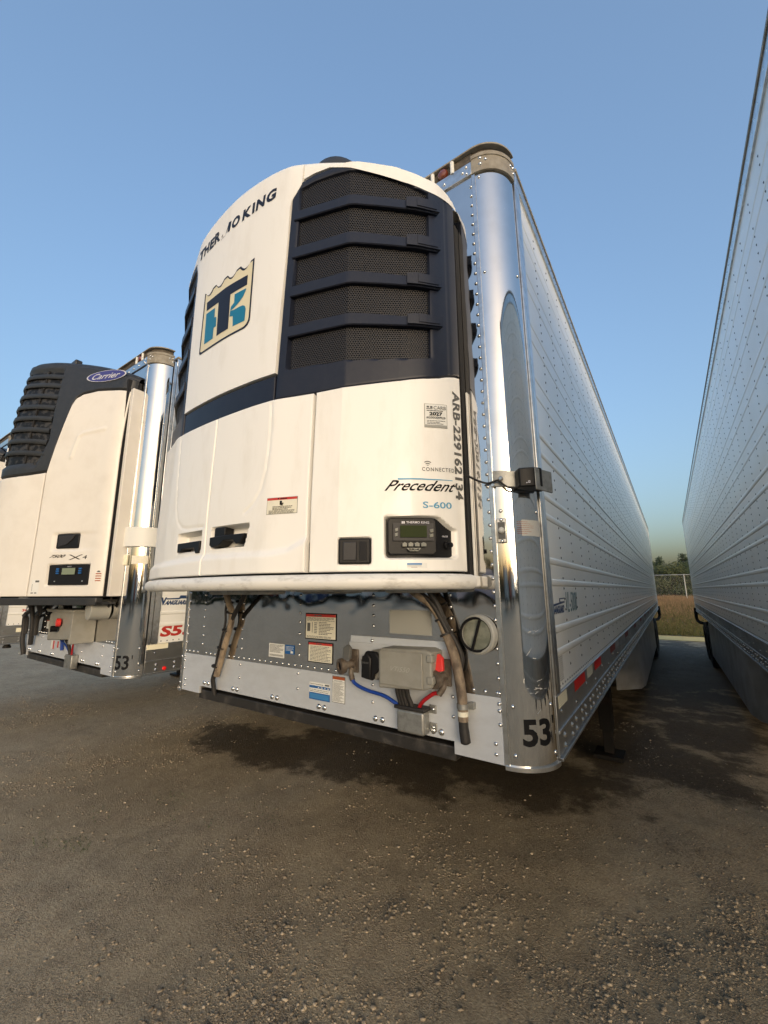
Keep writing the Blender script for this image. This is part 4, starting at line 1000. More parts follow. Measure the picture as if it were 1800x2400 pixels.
    # fittings
    L = lambda x0, z0, x1, z1, o: CS.fn(x0, z0, x1, z1, o)
    def extr(name, m, par, pts, r, d0, d1, bev=.003):
        mb = MB(); mb.prism(pts, L(*r, d1), L(*r, d0)); return mb.build(name, m, par, bev)
    sq = [(0, 0), (1, 0), (1, 1), (0, 1)]
    lt = extr('paddle_latch', M_BLACKP, T, sq, (.646, 2.266, .854, 2.388), -.03, -.004, .008)
    extr('latch_paddle', M_MESH, lt, [(.12, .1), (.5, .25), (.72, .6), (.82, .9), (.12, .9)], (.646, 2.266, .854, 2.388), -.02, .004, .004)
    extr('paddle_latch', M_BLACKP, T, sq, (-.12, 2.06, .07, 2.185), -.01, .006, .006)
    cp = extr('control_panel', M_BLACKP, T, [(.02, 0), (.97, 0), (1, 1), (0, 1)], (.612, 1.958, .988, 2.128), -.03, -.006, .006)
    flat('display', M_LCDC, cp, *rects2d([(0, 0, 1, 1)]), L(.745, 2.045, .865, 2.098, .006), 6, (0, -1, 0))
    for x in (.70, .905):
        for z in (2.05, 2.068, 2.086): extr('button', M_LBLUE, cp, sq, (x-.012, z, x+.012, z+.012), -.008, .004, .001)
    for x in (.68, .93): extr('panel_screw', M_TRIM, cp, sq, (x-.006, 1.985, x+.006, 1.994), -.008, -.004, .001)
    lettering('control_brand', M_BADGE, cp, 'APX', L(.79, 2.106, .83, 2.114, .006), .0, 0, 2)
    lettering('model_number', M_INK, rd, '7500', L(.618, 2.186, .748, 2.212, .0015), .02, .25, 4)
    flat('model_cross', M_INK, rd, *poly2d([(0, 1), (.14, 1), (.86, .06), (.70, .06)], [(.88, 1), (1, 1), (.16, 0), (0, 0)]), L(.785, 2.166, .915, 2.210, .0015), 4, (0, -1, 0))
    lettering('model_suffix', M_INK, rd, '4', L(.915, 2.172, .952, 2.202, .0015), .0, .2, 2)
    label_sheet('arrow_sticker', rd, lambda o: L(1.045, 1.985, 1.085, 2.09, o), M_CWHITE, [('sticker_print', M_LBROWN, [(.1, .02, .9, .1), (.1, .2, .9, .28), (.1, .38, .9, .46), (.1, .56, .9, .64)]), ('sticker_arrow', M_INKG, [(.35, .72, .65, .84), (.25, .72, .75, .78)])])
    label_sheet('white_sticker', rd, lambda o: L(.488, 1.885, .555, 2.005, o), M_WPAPER, [('sticker_print', M_INKG, [(.45, .82, .95, .95), (.05, .05, .35, .12), (.5, .05, .8, .12), (.1, .2, .14, .7)])])
    # oval badge
    N = 40; C0 = (.845, 3.866); rx, rz = .196, .060
    def ov(k, r): t = 2*math.pi*k/N; return (.5+.5*r*math.cos(t), .5+.5*r*math.sin(t))
    b = flat('badge_rim', M_BADGE, T, [ov(k, 1) for k in range(N)], [tuple(range(N))], L(C0[0]-rx, C0[1]-rz, C0[0]+rx, C0[1]+rz, .006), 14, (0, -1, 0))
    flat('badge_field', M_CBLUE, b, [ov(k, .93) for k in range(N)], [tuple(range(N))], L(C0[0]-rx, C0[1]-rz, C0[0]+rx, C0[1]+rz, .0072), 14, (0, -1, 0))
    lettering('badge_word', M_BADGE, b, 'Carrier', L(C0[0]-.135, C0[1]-.030, C0[0]+.135, C0[1]+.030, .0084), .012, .12, 14)
    for ch in T.children: ch.location = ch.location
    T.location = (CX, 0, 0)
    return T
def second_front(T):
    """fittings on the front of the trailer at left (local coordinates)"""
    Y = -.0
    for pts, r in (([(-.75, -.10, 1.82), (-.78, -.06, 1.72), (-.98, -.05, 1.66), (-1.00, -.04, 1.50), (-.98, -.04, 1.38), (-.96, -.02, 1.24)], .022), ([(-.70, -.10, 1.82), (-.71, -.06, 1.66), (-.70, -.05, 1.52), (-.72, -.04, 1.36)], .022),
                   ([(-.40, -.12, 1.82), (-.50, -.06, 1.70), (-.60, -.05, 1.66), (-.62, -.04, 1.46)], .022), ([(-.85, -.1, 1.66), (-.90, -.05, 1.62), (-.92, -.04, 1.46)], .016),
                   ([(.30, -.12, 1.82), (.24, -.07, 1.74), (.15, -.05, 1.62), (.10, -.05, 1.50)], .024), ([(.40, -.12, 1.82), (.32, -.07, 1.74), (.24, -.05, 1.63)], .016)):
        hose('black_hose', M_HOSEB, T, pts, r)
    bx = MB(); bx.prism([(.16, 1.47), (.62, 1.50), (.70, 1.53), (.70, 1.70), (.66, 1.73), (.22, 1.735), (.16, 1.70)], lambda u, v: (u, -.17, v), lambda u, v: (u, -.006, v)); J = bx.build('junction_box', M_BOX, T, .01)
    hd = MB(); hd.box(.12, .74, -.185, -.004, 1.725, 1.75); hd.box(.70, .74, -.185, -.004, 1.47, 1.7245); hd.build('connector_shroud', M_BOX, T, .004)
    sk = MB(); sk.lathe([(.055, 0), (.055, .06), (.035, .085), (.022, .10)], (.12, -.05, 1.60), (-.55, -1, -.1), 20); sk.build('plug_socket', M_INKG, T, .002)
    gladhand(T, .04, 1.585); gladhand(T, .46, 1.60, True)
    rl = MB(); rl.lathe([(.035, 0), (.035, .03), (.01, .035)], (.47, -.18, 1.64), (-.2, -1, 0), 14); rl.build('red_gladhand_cap', M_REDG, T)
    rl = MB(); rl.lathe([(.026, 0), (.026, .05)], (.42, -.18, 1.585), (-.2, -1, 0), 14); rl.build('connector_mouth', M_INK, T)
    hose('blue_air_line', M_BLUE, T, [(.10, -.06, 1.52), (.16, -.06, 1.46), (.26, -.05, 1.42), (.34, -.04, 1.36)], .007)
    hose('red_air_line', M_RED, T, [(.47, -.06, 1.47), (.43, -.05, 1.42), (.40, -.04, 1.34)], .007)
    hose('power_cable', M_HOSEB, T, [(.36, -.09, 1.49), (.36, -.06, 1.43), (.37, -.04, 1.34)], .014)
    br = MB(); br.box(.30, .46, -.06, -.004, 1.225, 1.345); br.build('cable_bracket', M_GALV, T, .008)
    dh = MB(); dh.lathe([(.085, 0), (.085, .14), (.08, .145), (.0005, .145)], (.93, -.001, 1.755), (-.1, -1, 0), 28, caps=False); dh.build('document_tube', M_PLATEG, T)
    F = lambda x0, z0, x1, z1: (lambda o: on_front(x0, z0, x1, z1, o+.001))
    for nm, r, m in (('tall_label', (-.20, 1.665, .03, 1.80), M_PAPER), ('square_label', (-.19, 1.52, .01, 1.645), M_PAPER), ('small_label', (-.45, 1.535, -.32, 1.62), M_WPAPER)):
        label_sheet(nm, T, F(*r), m, [('label_print', M_INKG, print_lines(.1, .1, .9, .82, 7, .35, 61, .3)), ('label_header', M_LBROWN, [(0, .88, 1, 1)])])
    pk = MB(); pk.box(-.50, .17, -.006, -.0035, 1.31, 1.455); hp = pk.build('hazard_plate', M_ALU, T, .001)
    for x, m in ((-.22, M_WPAPER), (-.17, M_LRED), (.02, M_WPAPER), (-.06, M_LRED)): box('plate_mark', m, hp, x-.014, x+.014, -.009, -.0065, 1.35+.02*(x > -.1), 1.43, .001)
    hose('blue_strap', M_BLUE, T, [(.09, -.05, 1.54), (.095, -.03, 1.46), (.095, -.02, 1.36)], .014)
    # lamp strap on the right corner post, and its lettering
    st = MB(); K = 20
    for k in range(K+1):
        a = R_(-4+96*k/K)
        for r, z in ((TR+.035, 2.275), (TR+.035, 2.44), (TR+.002, 2.44), (TR+.002, 2.275)): st.v.append((*arc_xy(a, r), z))
    for k in range(K):
        for j in range(4): st.f.append((4*k+j, 4*k+(j+1) % 4, 4*k+4+(j+1) % 4, 4*k+4+j))
    st.f += [(0, 1, 2, 3), (4*K+3, 4*K+2, 4*K+1, 4*K)]
    strap = st.build('lamp_strap', M_WPAPER, T, .003)
    box('side_lamp', M_BLACKP, strap, 1.045, 1.145, -.075, -.034, 2.285, 2.435, .010)
    hose('lamp_cable', M_HOSEB, T, [(1.05, -.05, 2.29), (1.03, -.04, 2.22), (1.035, -.035, 2.05), (1.02, -.03, 1.95), (1.04, -.03, 1.85), (1.0, -.03, 1.77)], .010, 8)
    PF = lambda a0, z0, a1, z1, o: (lambda u, v: (*arc_xy(R_(a0+(a1-a0)*u), TR+o), z0+(z1-z0)*v))
    flat('paper_label', M_PAPER, T, *rects2d([(0, 0, 1, 1)]), PF(28, 2.13, 74, 2.20, .0015), 8, (1, -1, 0))
    x0, y0 = arc_xy(R_(10), TR+.002); ml = MB(); ml.box(x0-.025, x0+.025, -.018, .0, 2.12, 2.205); ml.build('post_marker_lamp', M_TAPEW, T, .005)
    lettering('length_mark', M_INK, T, '53', PF(10, 1.285, 52, 1.395, .0015), .02, 0, 10, 1, (1, -1, 0))
    flat('length_tick', M_INK, T, *poly2d([(.2, 0), (.8, 0), (1, 1), (0, 1)]), PF(58, 1.365, 61, 1.395, .0015), 0, (1, -1, 0))
    # side lettering next to the post
    def Fw(y0, z0, y1, z1, o=.0014): return lambda u, v: (TW+o, y0+(y1-y0)*u, z0+(z1-z0)*v)
    up = (1, 0, 0)
    lettering('fleet_number', M_LRED, T, 'S53', Fw(.275, 1.520, .56, 1.610), .04, .06, 0, 1, up)
    lettering('maker_initial', M_VBLUE, T, 'V', Fw(.250, 1.785, .300, 1.850), .06, .15, 0, 1, up)
    lettering('maker_name', M_VBLUE, T, 'ANGUARD', Fw(.290, 1.785, .500, 1.825), .06, .10, 0, 1, up)
    flat('maker_flag', M_VBLUE, T, *poly2d([(0, .3), (.5, .4), (.55, 1), (1, 1), (1, .2), (.58, .2), (.5, 0), (0, 0)]), Fw(.300, 1.832, .520, 1.866), 0, up)
    flat('reflective_tape', M_TAPEW, T, *rects2d([(0, 0, 1, 1)]), lambda u, v: (TW+.008, .168+.178*u, 1.425+.048*v), 0, up)
    mb = MB(); mb.lathe([(.016, 0), (.014, .01), (.0005, .014)], (TW+.006, .33, 1.262), (1, 0, 0), 14, caps=False); mb.build('side_marker', M_TAPER, T)

# ------------------------------------------------------------------ the yard
def vnoise(x, y, seed=0):
    """smooth value noise on arrays"""
    def h(i, j): 
        n = (i*374761393+j*668265263+seed*1442695041) & 0xffffffff; n = ((n ^ (n >> 13))*1274126177) & 0xffffffff; return ((n ^ (n >> 16)) & 0xffff)/65535.
    xi = np.floor(x).astype(np.int64); yi = np.floor(y).astype(np.int64); fx = x-xi; fy = y-yi
    fx = fx*fx*(3-2*fx); fy = fy*fy*(3-2*fy)
    return (h(xi, yi)*(1-fx)+h(xi+1, yi)*fx)*(1-fy)+(h(xi, yi+1)*(1-fx)+h(xi+1, yi+1)*fx)*fy
def fbm(x, y, seed=0, o=4):
    s = 0; a = .5
    for k in range(o): s = s+a*vnoise(x*2**k, y*2**k, seed+k); a *= .5
    return s
def ground_h(x, y):
    """yard surface: ruts and lumps near the camera, a grass bank far behind"""
    near = np.clip(1-np.hypot(x, y)/18, 0, 1)
    h = (fbm(x*.55, y*.55, 3)-.47)*.05*near+(fbm(x*2.2+9, y*2.2, 5)-.47)*.022*near+(fbm(x*7, y*7, 8, 3)-.44)*.008*near
    return h-.006
def grid_mesh(name, xs, ys, hf, m, parent=None):
    X, Y = np.meshgrid(xs, ys, indexing='ij'); Z = hf(X, Y); nx, ny = X.shape
    me = bpy.data.meshes.new(name); co = np.stack([X, Y, Z], -1).reshape(-1, 3)
    I, J = np.meshgrid(np.arange(nx-1), np.arange(ny-1), indexing='ij'); a = (I*ny+J).ravel()
    f = np.stack([a, a+ny, a+ny+1, a+1], -1)
    me.vertices.add(len(co)); me.vertices.foreach_set('co', co.ravel().astype(np.float32))
    me.loops.add(f.size); me.loops.foreach_set('vertex_index', f.ravel().astype(np.int32))
    me.polygons.add(len(f)); me.polygons.foreach_set('loop_start', (np.arange(len(f))*4).astype(np.int32)); me.polygons.foreach_set('loop_total', np.full(len(f), 4, np.int32))
    me.update(); me.validate(); me.shade_smooth()
    return link_mesh(name, me, m, parent)
def ground_material():
    m = bpy.data.materials.new('packed_dirt_and_gravel'); m.use_nodes = True; t = m.node_tree; b = t.nodes['Principled BSDF']; L = t.links.new
    geo = t.nodes.new('ShaderNodeNewGeometry'); P = geo.outputs['Position']
    def nz(sc, det=5, ro=.6): 
        n = t.nodes.new('ShaderNodeTexNoise'); n.inputs['Scale'].default_value = sc; n.inputs['Detail'].default_value = det; n.inputs['Roughness'].default_value = ro; L(P, n.inputs['Vector']); return n.outputs[0]
    def rng_(s, a, b_, c=0., d=1.):
        r = t.nodes.new('ShaderNodeMapRange'); L(s, r.inputs[0]); r.inputs[1].default_value = a; r.inputs[2].default_value = b_; r.inputs[3].default_value = c; r.inputs[4].default_value = d; return r.outputs[0]
    def mix(f, a, b_):
        x = t.nodes.new('ShaderNodeMix'); x.data_type = 'RGBA'
        if isinstance(f, float): x.inputs[0].default_value = f
        else: L(f, x.inputs[0])
        for s, v in ((6, a), (7, b_)):
            if isinstance(v, tuple): x.inputs[s].default_value = (*v, 1)
            else: L(v, x.inputs[s])
        return x.outputs[2]
    def mth(op, a, b_):
        x = t.nodes.new('ShaderNodeMath'); x.operation = op
        for i, v in ((0, a), (1, b_)):
            if isinstance(v, (int, float)): x.inputs[i].default_value = v
            else: L(v, x.inputs[i])
        return x.outputs[0]
    c = mix(rng_(nz(.8), .35, .65), (.515, .432, .298), (.430, .360, .248))
    c = mix(rng_(nz(2.6, 4), .55, .75, 0, .7), c, (.50, .385, .262))
    c = mix(rng_(nz(1.3, 6, .7), .56, .72, 0, .75), c, (.27, .232, .152))
    c = mix(rng_(nz(70, 3), .35, .7, 0, .55), c, (.135, .098, .062))
    c = mix(rng_(nz(160, 2), .58, .72, 0, .6), c, (.42, .33, .23))
    vo = t.nodes.new('ShaderNodeTexVoronoi'); vo.inputs['Scale'].default_value = 105; L(P, vo.inputs['Vector'])
    vs_ = t.nodes.new('ShaderNodeSeparateColor'); L(vo.outputs['Color'], vs_.inputs[0])
    v2 = t.nodes.new('ShaderNodeTexVoronoi'); v2.inputs['Scale'].default_value = 42; L(P, v2.inputs['Vector'])
    v2s = t.nodes.new('ShaderNodeSeparateColor'); L(v2.outputs['Color'], v2s.inputs[0])
    c = mix(mth('MULTIPLY', mth('MULTIPLY', rng_(v2s.outputs[0], .80, .82), rng_(v2.outputs['Distance'], .50, .35)), .55), c, (.42, .345, .255))
    c = mix(rng_(nz(6.5, 6, .7), .48, .70, 0, .55), c, (.22, .178, .125))
    patch = rng_(nz(1.9, 5, .65), .40, .60)                      # where the small chippings lie thick
    c = mix(mth('MULTIPLY', mth('MULTIPLY', rng_(vs_.outputs[0], .55, .95), patch), .75), c, (.40, .32, .235))
    c = mix(mth('MULTIPLY', mth('MULTIPLY', rng_(vs_.outputs[1], .6, 1.), patch), .7), c, (.10, .078, .055))
    # oil and water stains, with the shade under and between the trailers painted in
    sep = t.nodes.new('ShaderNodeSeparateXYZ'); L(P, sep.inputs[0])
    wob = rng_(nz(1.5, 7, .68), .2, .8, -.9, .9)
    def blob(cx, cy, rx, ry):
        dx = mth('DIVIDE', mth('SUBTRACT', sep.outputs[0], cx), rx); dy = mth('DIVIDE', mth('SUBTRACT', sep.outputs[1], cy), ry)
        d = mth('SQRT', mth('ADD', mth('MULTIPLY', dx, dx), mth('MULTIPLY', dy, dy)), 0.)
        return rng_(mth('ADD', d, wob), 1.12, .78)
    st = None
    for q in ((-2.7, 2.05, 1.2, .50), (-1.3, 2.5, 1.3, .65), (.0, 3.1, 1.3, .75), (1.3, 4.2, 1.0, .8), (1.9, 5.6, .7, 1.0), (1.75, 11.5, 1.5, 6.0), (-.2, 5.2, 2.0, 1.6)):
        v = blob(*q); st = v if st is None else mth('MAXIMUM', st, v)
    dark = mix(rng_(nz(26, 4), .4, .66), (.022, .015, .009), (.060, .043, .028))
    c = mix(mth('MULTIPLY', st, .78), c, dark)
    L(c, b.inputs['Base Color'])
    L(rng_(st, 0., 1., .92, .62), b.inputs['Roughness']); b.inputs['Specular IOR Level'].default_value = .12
    bp = t.nodes.new('ShaderNodeBump'); bp.inputs['Strength'].default_value = .8; bp.inputs['Distance'].default_value = .018
    h = mth('ADD', mth('ADD', mth('MULTIPLY', nz(60, 5, .7), 1.0), mth('MULTIPLY', nz(190, 2), .35)), mth('MULTIPLY', mth('SUBTRACT', .6, vo.outputs['Distance']), mth('MULTIPLY', patch, .55))); L(h, bp.inputs['Height']); L(bp.outputs[0], b.inputs['Normal'])
    return m
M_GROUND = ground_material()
def build_ground():
    fine = .03
    xs = np.concatenate([np.array([-600, -250, -120, -60, -35, -22, -16, -12]), np.arange(-9, 5.2, .035), np.array([6, 8, 11, 16, 24, 40, 70, 140, 260, 600])])
    ys = np.concatenate([np.array([-600, -250, -120, -60, -30, -15, -8, -4]), np.arange(-1.6, 5.6, .035), np.arange(5.8, 17, .35), np.array([17.4, 18.6, 19.6, 24, 40, 80, 200, 600])])
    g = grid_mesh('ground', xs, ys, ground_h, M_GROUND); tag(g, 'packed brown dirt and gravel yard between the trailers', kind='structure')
    return g
def scatter_stones():
    """loose gravel over the dirt; uncountable"""
    t = (1+5**.5)/2
    base = np.array([(-1, t, 0), (1, t, 0), (-1, -t, 0), (1, -t, 0), (0, -1, t), (0, 1, t), (0, -1, -t), (0, 1, -t), (t, 0, -1), (t, 0, 1), (-t, 0, -1), (-t, 0, 1)])/math.hypot(1, t)
    fc = np.array([(0,11,5),(0,5,1),(0,1,7),(0,7,10),(0,10,11),(1,5,9),(5,11,4),(11,10,2),(10,7,6),(7,1,8),(3,9,4),(3,4,2),(3,2,6),(3,6,8),(3,8,9),(4,9,5),(2,4,11),(6,2,10),(8,6,7),(9,8,1)])
    pts = []
    # sample per area round the camera footprint, thinning with distance
    N = 420000; x = rng.uniform(-8.5, 3.4, N); y = rng.uniform(-1.4, 5.6, N)
    d = np.hypot(x-CAM[0], y-CAM[1])
    dens = np.clip((fbm(x*.9, y*.9, 21)-.36)*4.0, .10, 1)*np.clip((fbm(x*3.1, y*3.1, 27)-.32)*4, .15, 1)
    fore = ((x-CAM[0])*-.57+(y-CAM[1])*.82)
    dens *= np.where(d < 3.4, .85, np.clip(3.4/d, .15, 1)**1.0)
    for cx, cy, rx, ry in ((-2.7, 2.05, 1.3, .6), (-1.3, 2.5, 1.4, .75), (.0, 3.1, 1.4, .85), (1.3, 4.2, 1.1, .9), (1.9, 5.6, .8, 1.1)):
        dens *= np.where(((x-cx)/rx)**2+((y-cy)/ry)**2 < 1, .12, 1.)        # fewer loose stones over the stains and painted shade
    keep = (rng.random(N) < dens*.82) & (fore > .3); x, y = x[keep], y[keep]; n = len(x)
    r = .0026*np.exp(rng.exponential(.46, n)); r = np.minimum(r, .0115)
    z = ground_h(x, y)
    verts = np.repeat(base[None], n, 0)*(1+rng.uniform(-.38, .38, (n, 12, 1)))
    sc = np.stack([r*rng.uniform(.8, 1.5, n), r*rng.uniform(.7, 1.2, n), r*rng.uniform(.45, .85, n)], -1)
    verts = verts*sc[:, None]; a = rng.uniform(0, 6.28, n); ca, sa = np.cos(a)[:, None], np.sin(a)[:, None]
    vx = verts[..., 0]*ca-verts[..., 1]*sa; vy = verts[..., 0]*sa+verts[..., 1]*ca
    co = np.stack([vx+x[:, None], vy+y[:, None], verts[..., 2]+(z+r*.10)[:, None]], -1).reshape(-1, 3)
    f = (fc[None]+(np.arange(n)*12)[:, None, None]).reshape(-1, 3)
    me = bpy.data.meshes.new('gravel'); me.vertices.add(len(co)); me.vertices.foreach_set('co', co.ravel().astype(np.float32))
    me.loops.add(f.size); me.loops.foreach_set('vertex_index', f.ravel().astype(np.int32)); me.polygons.add(len(f))
    me.polygons.foreach_set('loop_start', (np.arange(len(f))*3).astype(np.int32)); me.polygons.foreach_set('loop_total', np.full(len(f), 3, np.int32)); me.update()
    at = me.attributes.new('tone', 'FLOAT', 'FACE'); at.data.foreach_set('value', np.repeat(rng.random(n), 20).astype(np.float32))
    m = bpy.data.materials.new('gravel_stone'); m.use_nodes = True; t = m.node_tree; b = t.nodes['Principled BSDF']; b.inputs['Roughness'].default_value = .85
    an = t.nodes.new('ShaderNodeAttribute'); an.attribute_name = 'tone'; cr = t.nodes.new('ShaderNodeValToRGB'); e = cr.color_ramp.elements
    e[0].color = (.20, .16, .112, 1); e[1].color = (.48, .40, .29, 1); k = cr.color_ramp.elements.new(.85); k.color = (.33, .27, .19, 1)
    t.links.new(an.outputs['Fac'], cr.inputs[0]); t.links.new(cr.outputs[0], b.inputs['Base Color'])
    o = link_mesh('gravel', me, m); tag(o, 'loose grey brown gravel scattered over the dirt', 'gravel', kind='stuff'); print('stones', n)
def weeds():
    """small green sprouts at lower left and under the trailer edge"""
    V = []; F = []; rr = random.Random(5)
    def tuft(cx, cy, n, s):
        for _ in range(n):
            a = rr.random()*6.28; q = rr.random()**.5*s; x, y = cx+q*math.cos(a), cy+q*math.sin(a)*.5; z = float(ground_h(np.array([x]), np.array([y]))[0])
            h = rr.uniform(.006, .020); w = rr.uniform(.002, .005); b = rr.random()*6.28; l = rr.uniform(-.012, .012); k = len(V)
            V.extend([(x-w*math.cos(b), y-w*math.sin(b), z), (x+w*math.cos(b), y+w*math.sin(b), z), (x+l, y+l*.5, z+h)]); F.append((k, k+1, k+2))
    for cx, cy, n, s in ((-2.243, -.108, 90, .16), (-2.345, .68, 70, .25), (-2.51, -.22, 40, .2), (-2.6, .167, 30, .2), (-1.456, .99, 40, .3), (-1.8, .6, 30, .35), (1.75, 3.4, 60, .5), (1.2, 3.0, 40, .5)): tuft(cx, cy, n, s)
    mb = MB(); mb.v = V; mb.f = F
    o = mb.build('weeds', mat('weed_green', (.07, .10, .035), .7, noise=(8, (.07, .08, .03), .8, .4, .6)), smooth=0); tag(o, 'tiny green weeds sprouting in the gravel', 'weeds', kind='stuff')

def bank_h(x, y):
    t = np.clip((y-19.4)/15, 0, 1); return .02+1.15*t*t*(3-2*t)+(fbm(x*.6, y*.6, 40)-.47)*.25*np.clip((y-20)/3, 0, 1)
def build_bank():
    m = mat('dry_bank_soil', (.16, .115, .062), .95, noise=(.9, (.085, .095, .035), .9, .40, .62))
    g = grid_mesh('grass_bank', np.arange(-60, 60.1, .6), np.concatenate([np.arange(19.3, 40, .3), np.arange(40, 140, 6)]), bank_h, m); tag(g, 'rough grass bank rising behind the yard', kind='structure')
    v = grid_mesh('verge', np.arange(-60, 60.1, 1.), np.array([17.6, 18.2, 18.8, 19.6]), lambda x, y: .012+0*x+.006*np.sin(x*3), mat('pale_sand_verge', (.74, .56, .22), .95, noise=(4, (.60, .43, .15), .8, .4, .65))); tag(v, 'pale sandy strip between the yard and the grass bank', kind='structure')
    # grass blades over the part that shows
    n = 26000; y = 19.4+15.5*rng.random(n); x = 1.9+(y-17)*.02+rng.uniform(-3.2, 3.4, n); z = bank_h(x, y); t_ = (y-19.4)/15
    h = rng.uniform(.06, .16, n)+.30*t_*rng.random(n); w = .012+.010*rng.random(n); lx, ly = rng.uniform(-.10, .10, n), rng.uniform(-.08, .05, n)
    V = np.stack([np.stack([x-w, y, z], -1), np.stack([x+w, y, z], -1), np.stack([x+lx, y+ly, z+h], -1)], 1).reshape(-1, 3).tolist()
    F = np.arange(3*n).reshape(-1, 3).tolist(); Cc = np.clip(t_*1.25+rng.uniform(-.45, .45, n), 0, 1)
    me = bpy.data.meshes.new('bank_grass'); me.from_pydata(V, [], F); me.update()
    at = me.attributes.new('dry', 'FLOAT', 'FACE'); at.data.foreach_set('value', np.array(Cc, np.float32))
    m = bpy.data.materials.new('mixed_dry_grass'); m.use_nodes = True; t = m.node_tree; b = t.nodes['Principled BSDF']; b.inputs['Roughness'].default_value = .9
    an = t.nodes.new('ShaderNodeAttribute'); an.attribute_name = 'dry'; cr = t.nodes.new('ShaderNodeValToRGB'); e = cr.color_ramp.elements
    e[0].color = (.085, .095, .028, 1); e[1].color = (.27, .175, .10, 1); k = cr.color_ramp.elements.new(.6); k.color = (.14, .108, .052, 1)
    t.links.new(an.outputs['Fac'], cr.inputs[0]); t.links.new(cr.outputs[0], b.inputs['Base Color'])
    o = link_mesh('bank_grass', me, m); tag(o, 'mixed green and dry tan grass on the bank between the trailers', 'grass', kind='stuff')
def build_fence():
    T = empty('chain_link_fence', (2.6, 34.0, 0), 0, 'tall wire mesh fence with grey posts on top of the grass bank', 'fence')
    m = mat('fence_galvanised', (.42, .43, .41), .5, metal=.5); base = 1.10; H = 1.85
    for k in range(-6, 7):
        x = k*3.0; mb = MB(); mb.lathe([(.035, 0), (.035, H+.06), (.02, H+.08)], (x, 0, base-.1), (0, 0, 1), 10); mb.build('post', m, T)
    mb = MB(); mb.tube([(-18, 0, base+H-.06), (18, 0, base+H-.06)], .024, 8); mb.build('top_rail', m, T)
    mb = MB(); s = .11; w = .0022
    n = int(36/s)
    for i in range(n):
        for d in (1, -1):
            x0 = -18+i*s; x1 = x0+d*(H-.1)
            mb.add([(x0-w, 0, base), (x0+w, 0, base), (x1+w, 0, base+H-.08), (x1-w, 0, base+H-.08)], [(0, 1, 2, 3)])
    tag(mb.build('wire_mesh', m, T, smooth=0), kind='stuff')
LEAFM = [mat('leaf_dark', (.022, .040, .013), .65), mat('leaf_mid', (.038, .060, .017), .65), mat('leaf_olive', (.060, .074, .022), .65)]
M_BARK = mat('bark', (.075, .055, .04), .9)
def tree(kind, x, y, h, w, label, seed, group):
    rr = random.Random(seed); z0 = float(bank_h(np.array([x]), np.array([y]))[0])
    T = empty(kind, (x, y, z0), 0, label, 'tree', group)
    tr = MB(); top = .9*h if kind == 'pine_tree' else .6*h
    tr.tube(smooth_path([(0, 0, -.1), (.05*w*rr.uniform(-1, 1), 0, top*.4), (.12*w*rr.uniform(-1, 1), .1*rr.uniform(-1, 1), top)], 5), [.13-.012*k for k in range(10)]+[.01], 8)
    V = []; F = []
    def leafclump(c, rad, n, s):
        for _ in range(n):
            d = Vector((rr.gauss(0, 1), rr.gauss(0, 1), rr.gauss(0, .8))); d = d.normalized()*rad*rr.random()**.45; p = Vector(c)+d
            u = Vector((rr.gauss(0, 1), rr.gauss(0, 1), rr.gauss(0, 1))).normalized(); v = u.orthogonal().normalized(); q = s*rr.uniform(.6, 1.4); k = len(V)
            V.extend([tuple(p-u*q), tuple(p+v*q*.5), tuple(p+u*q), tuple(p-v*q*.5)]); F.append((k, k+1, k+2, k+3))
    if kind == 'pine_tree':
        for k in range(26):
            t = k/26; z = h*(.10+.88*t); rad = w*.5*(1-t)**.8+.08
            for _ in range(int(7*(1-t)+2)):
                a = rr.random()*6.28; q = rad*rr.uniform(.45, 1.05); c = (q*math.cos(a), q*math.sin(a), z-.12*q)
                if rr.random() < .5: tr.tube([(0, 0, z), c], [.02, .006], 4)
                leafclump(c, .22+.25*rad*.4, 44, .06)
    else:
        for k in range(34):
            a = rr.random()*6.28; t = rr.random(); q = w*.5*rr.random()**.5*(1-.25*t); c = (q*math.cos(a), q*math.sin(a), h*(.12+.80*t)*(1-.18*(q/(w*.5))**2))
            if k < 14: tr.tube(smooth_path([(0, 0, top*.35*t+.2), (c[0]*.5, c[1]*.5, c[2]*.7), c], 4), [.05, .045, .04, .035, .03, .025, .02, .012, .006], 5)
            leafclump(c, .42*w/3+.12, 150, .08)
    tr.build('trunk', M_BARK, T)
    cr = MB(); cr.v = V; cr.f = F; o = cr.build('crown', LEAFM[seed % 3], T, smooth=0)
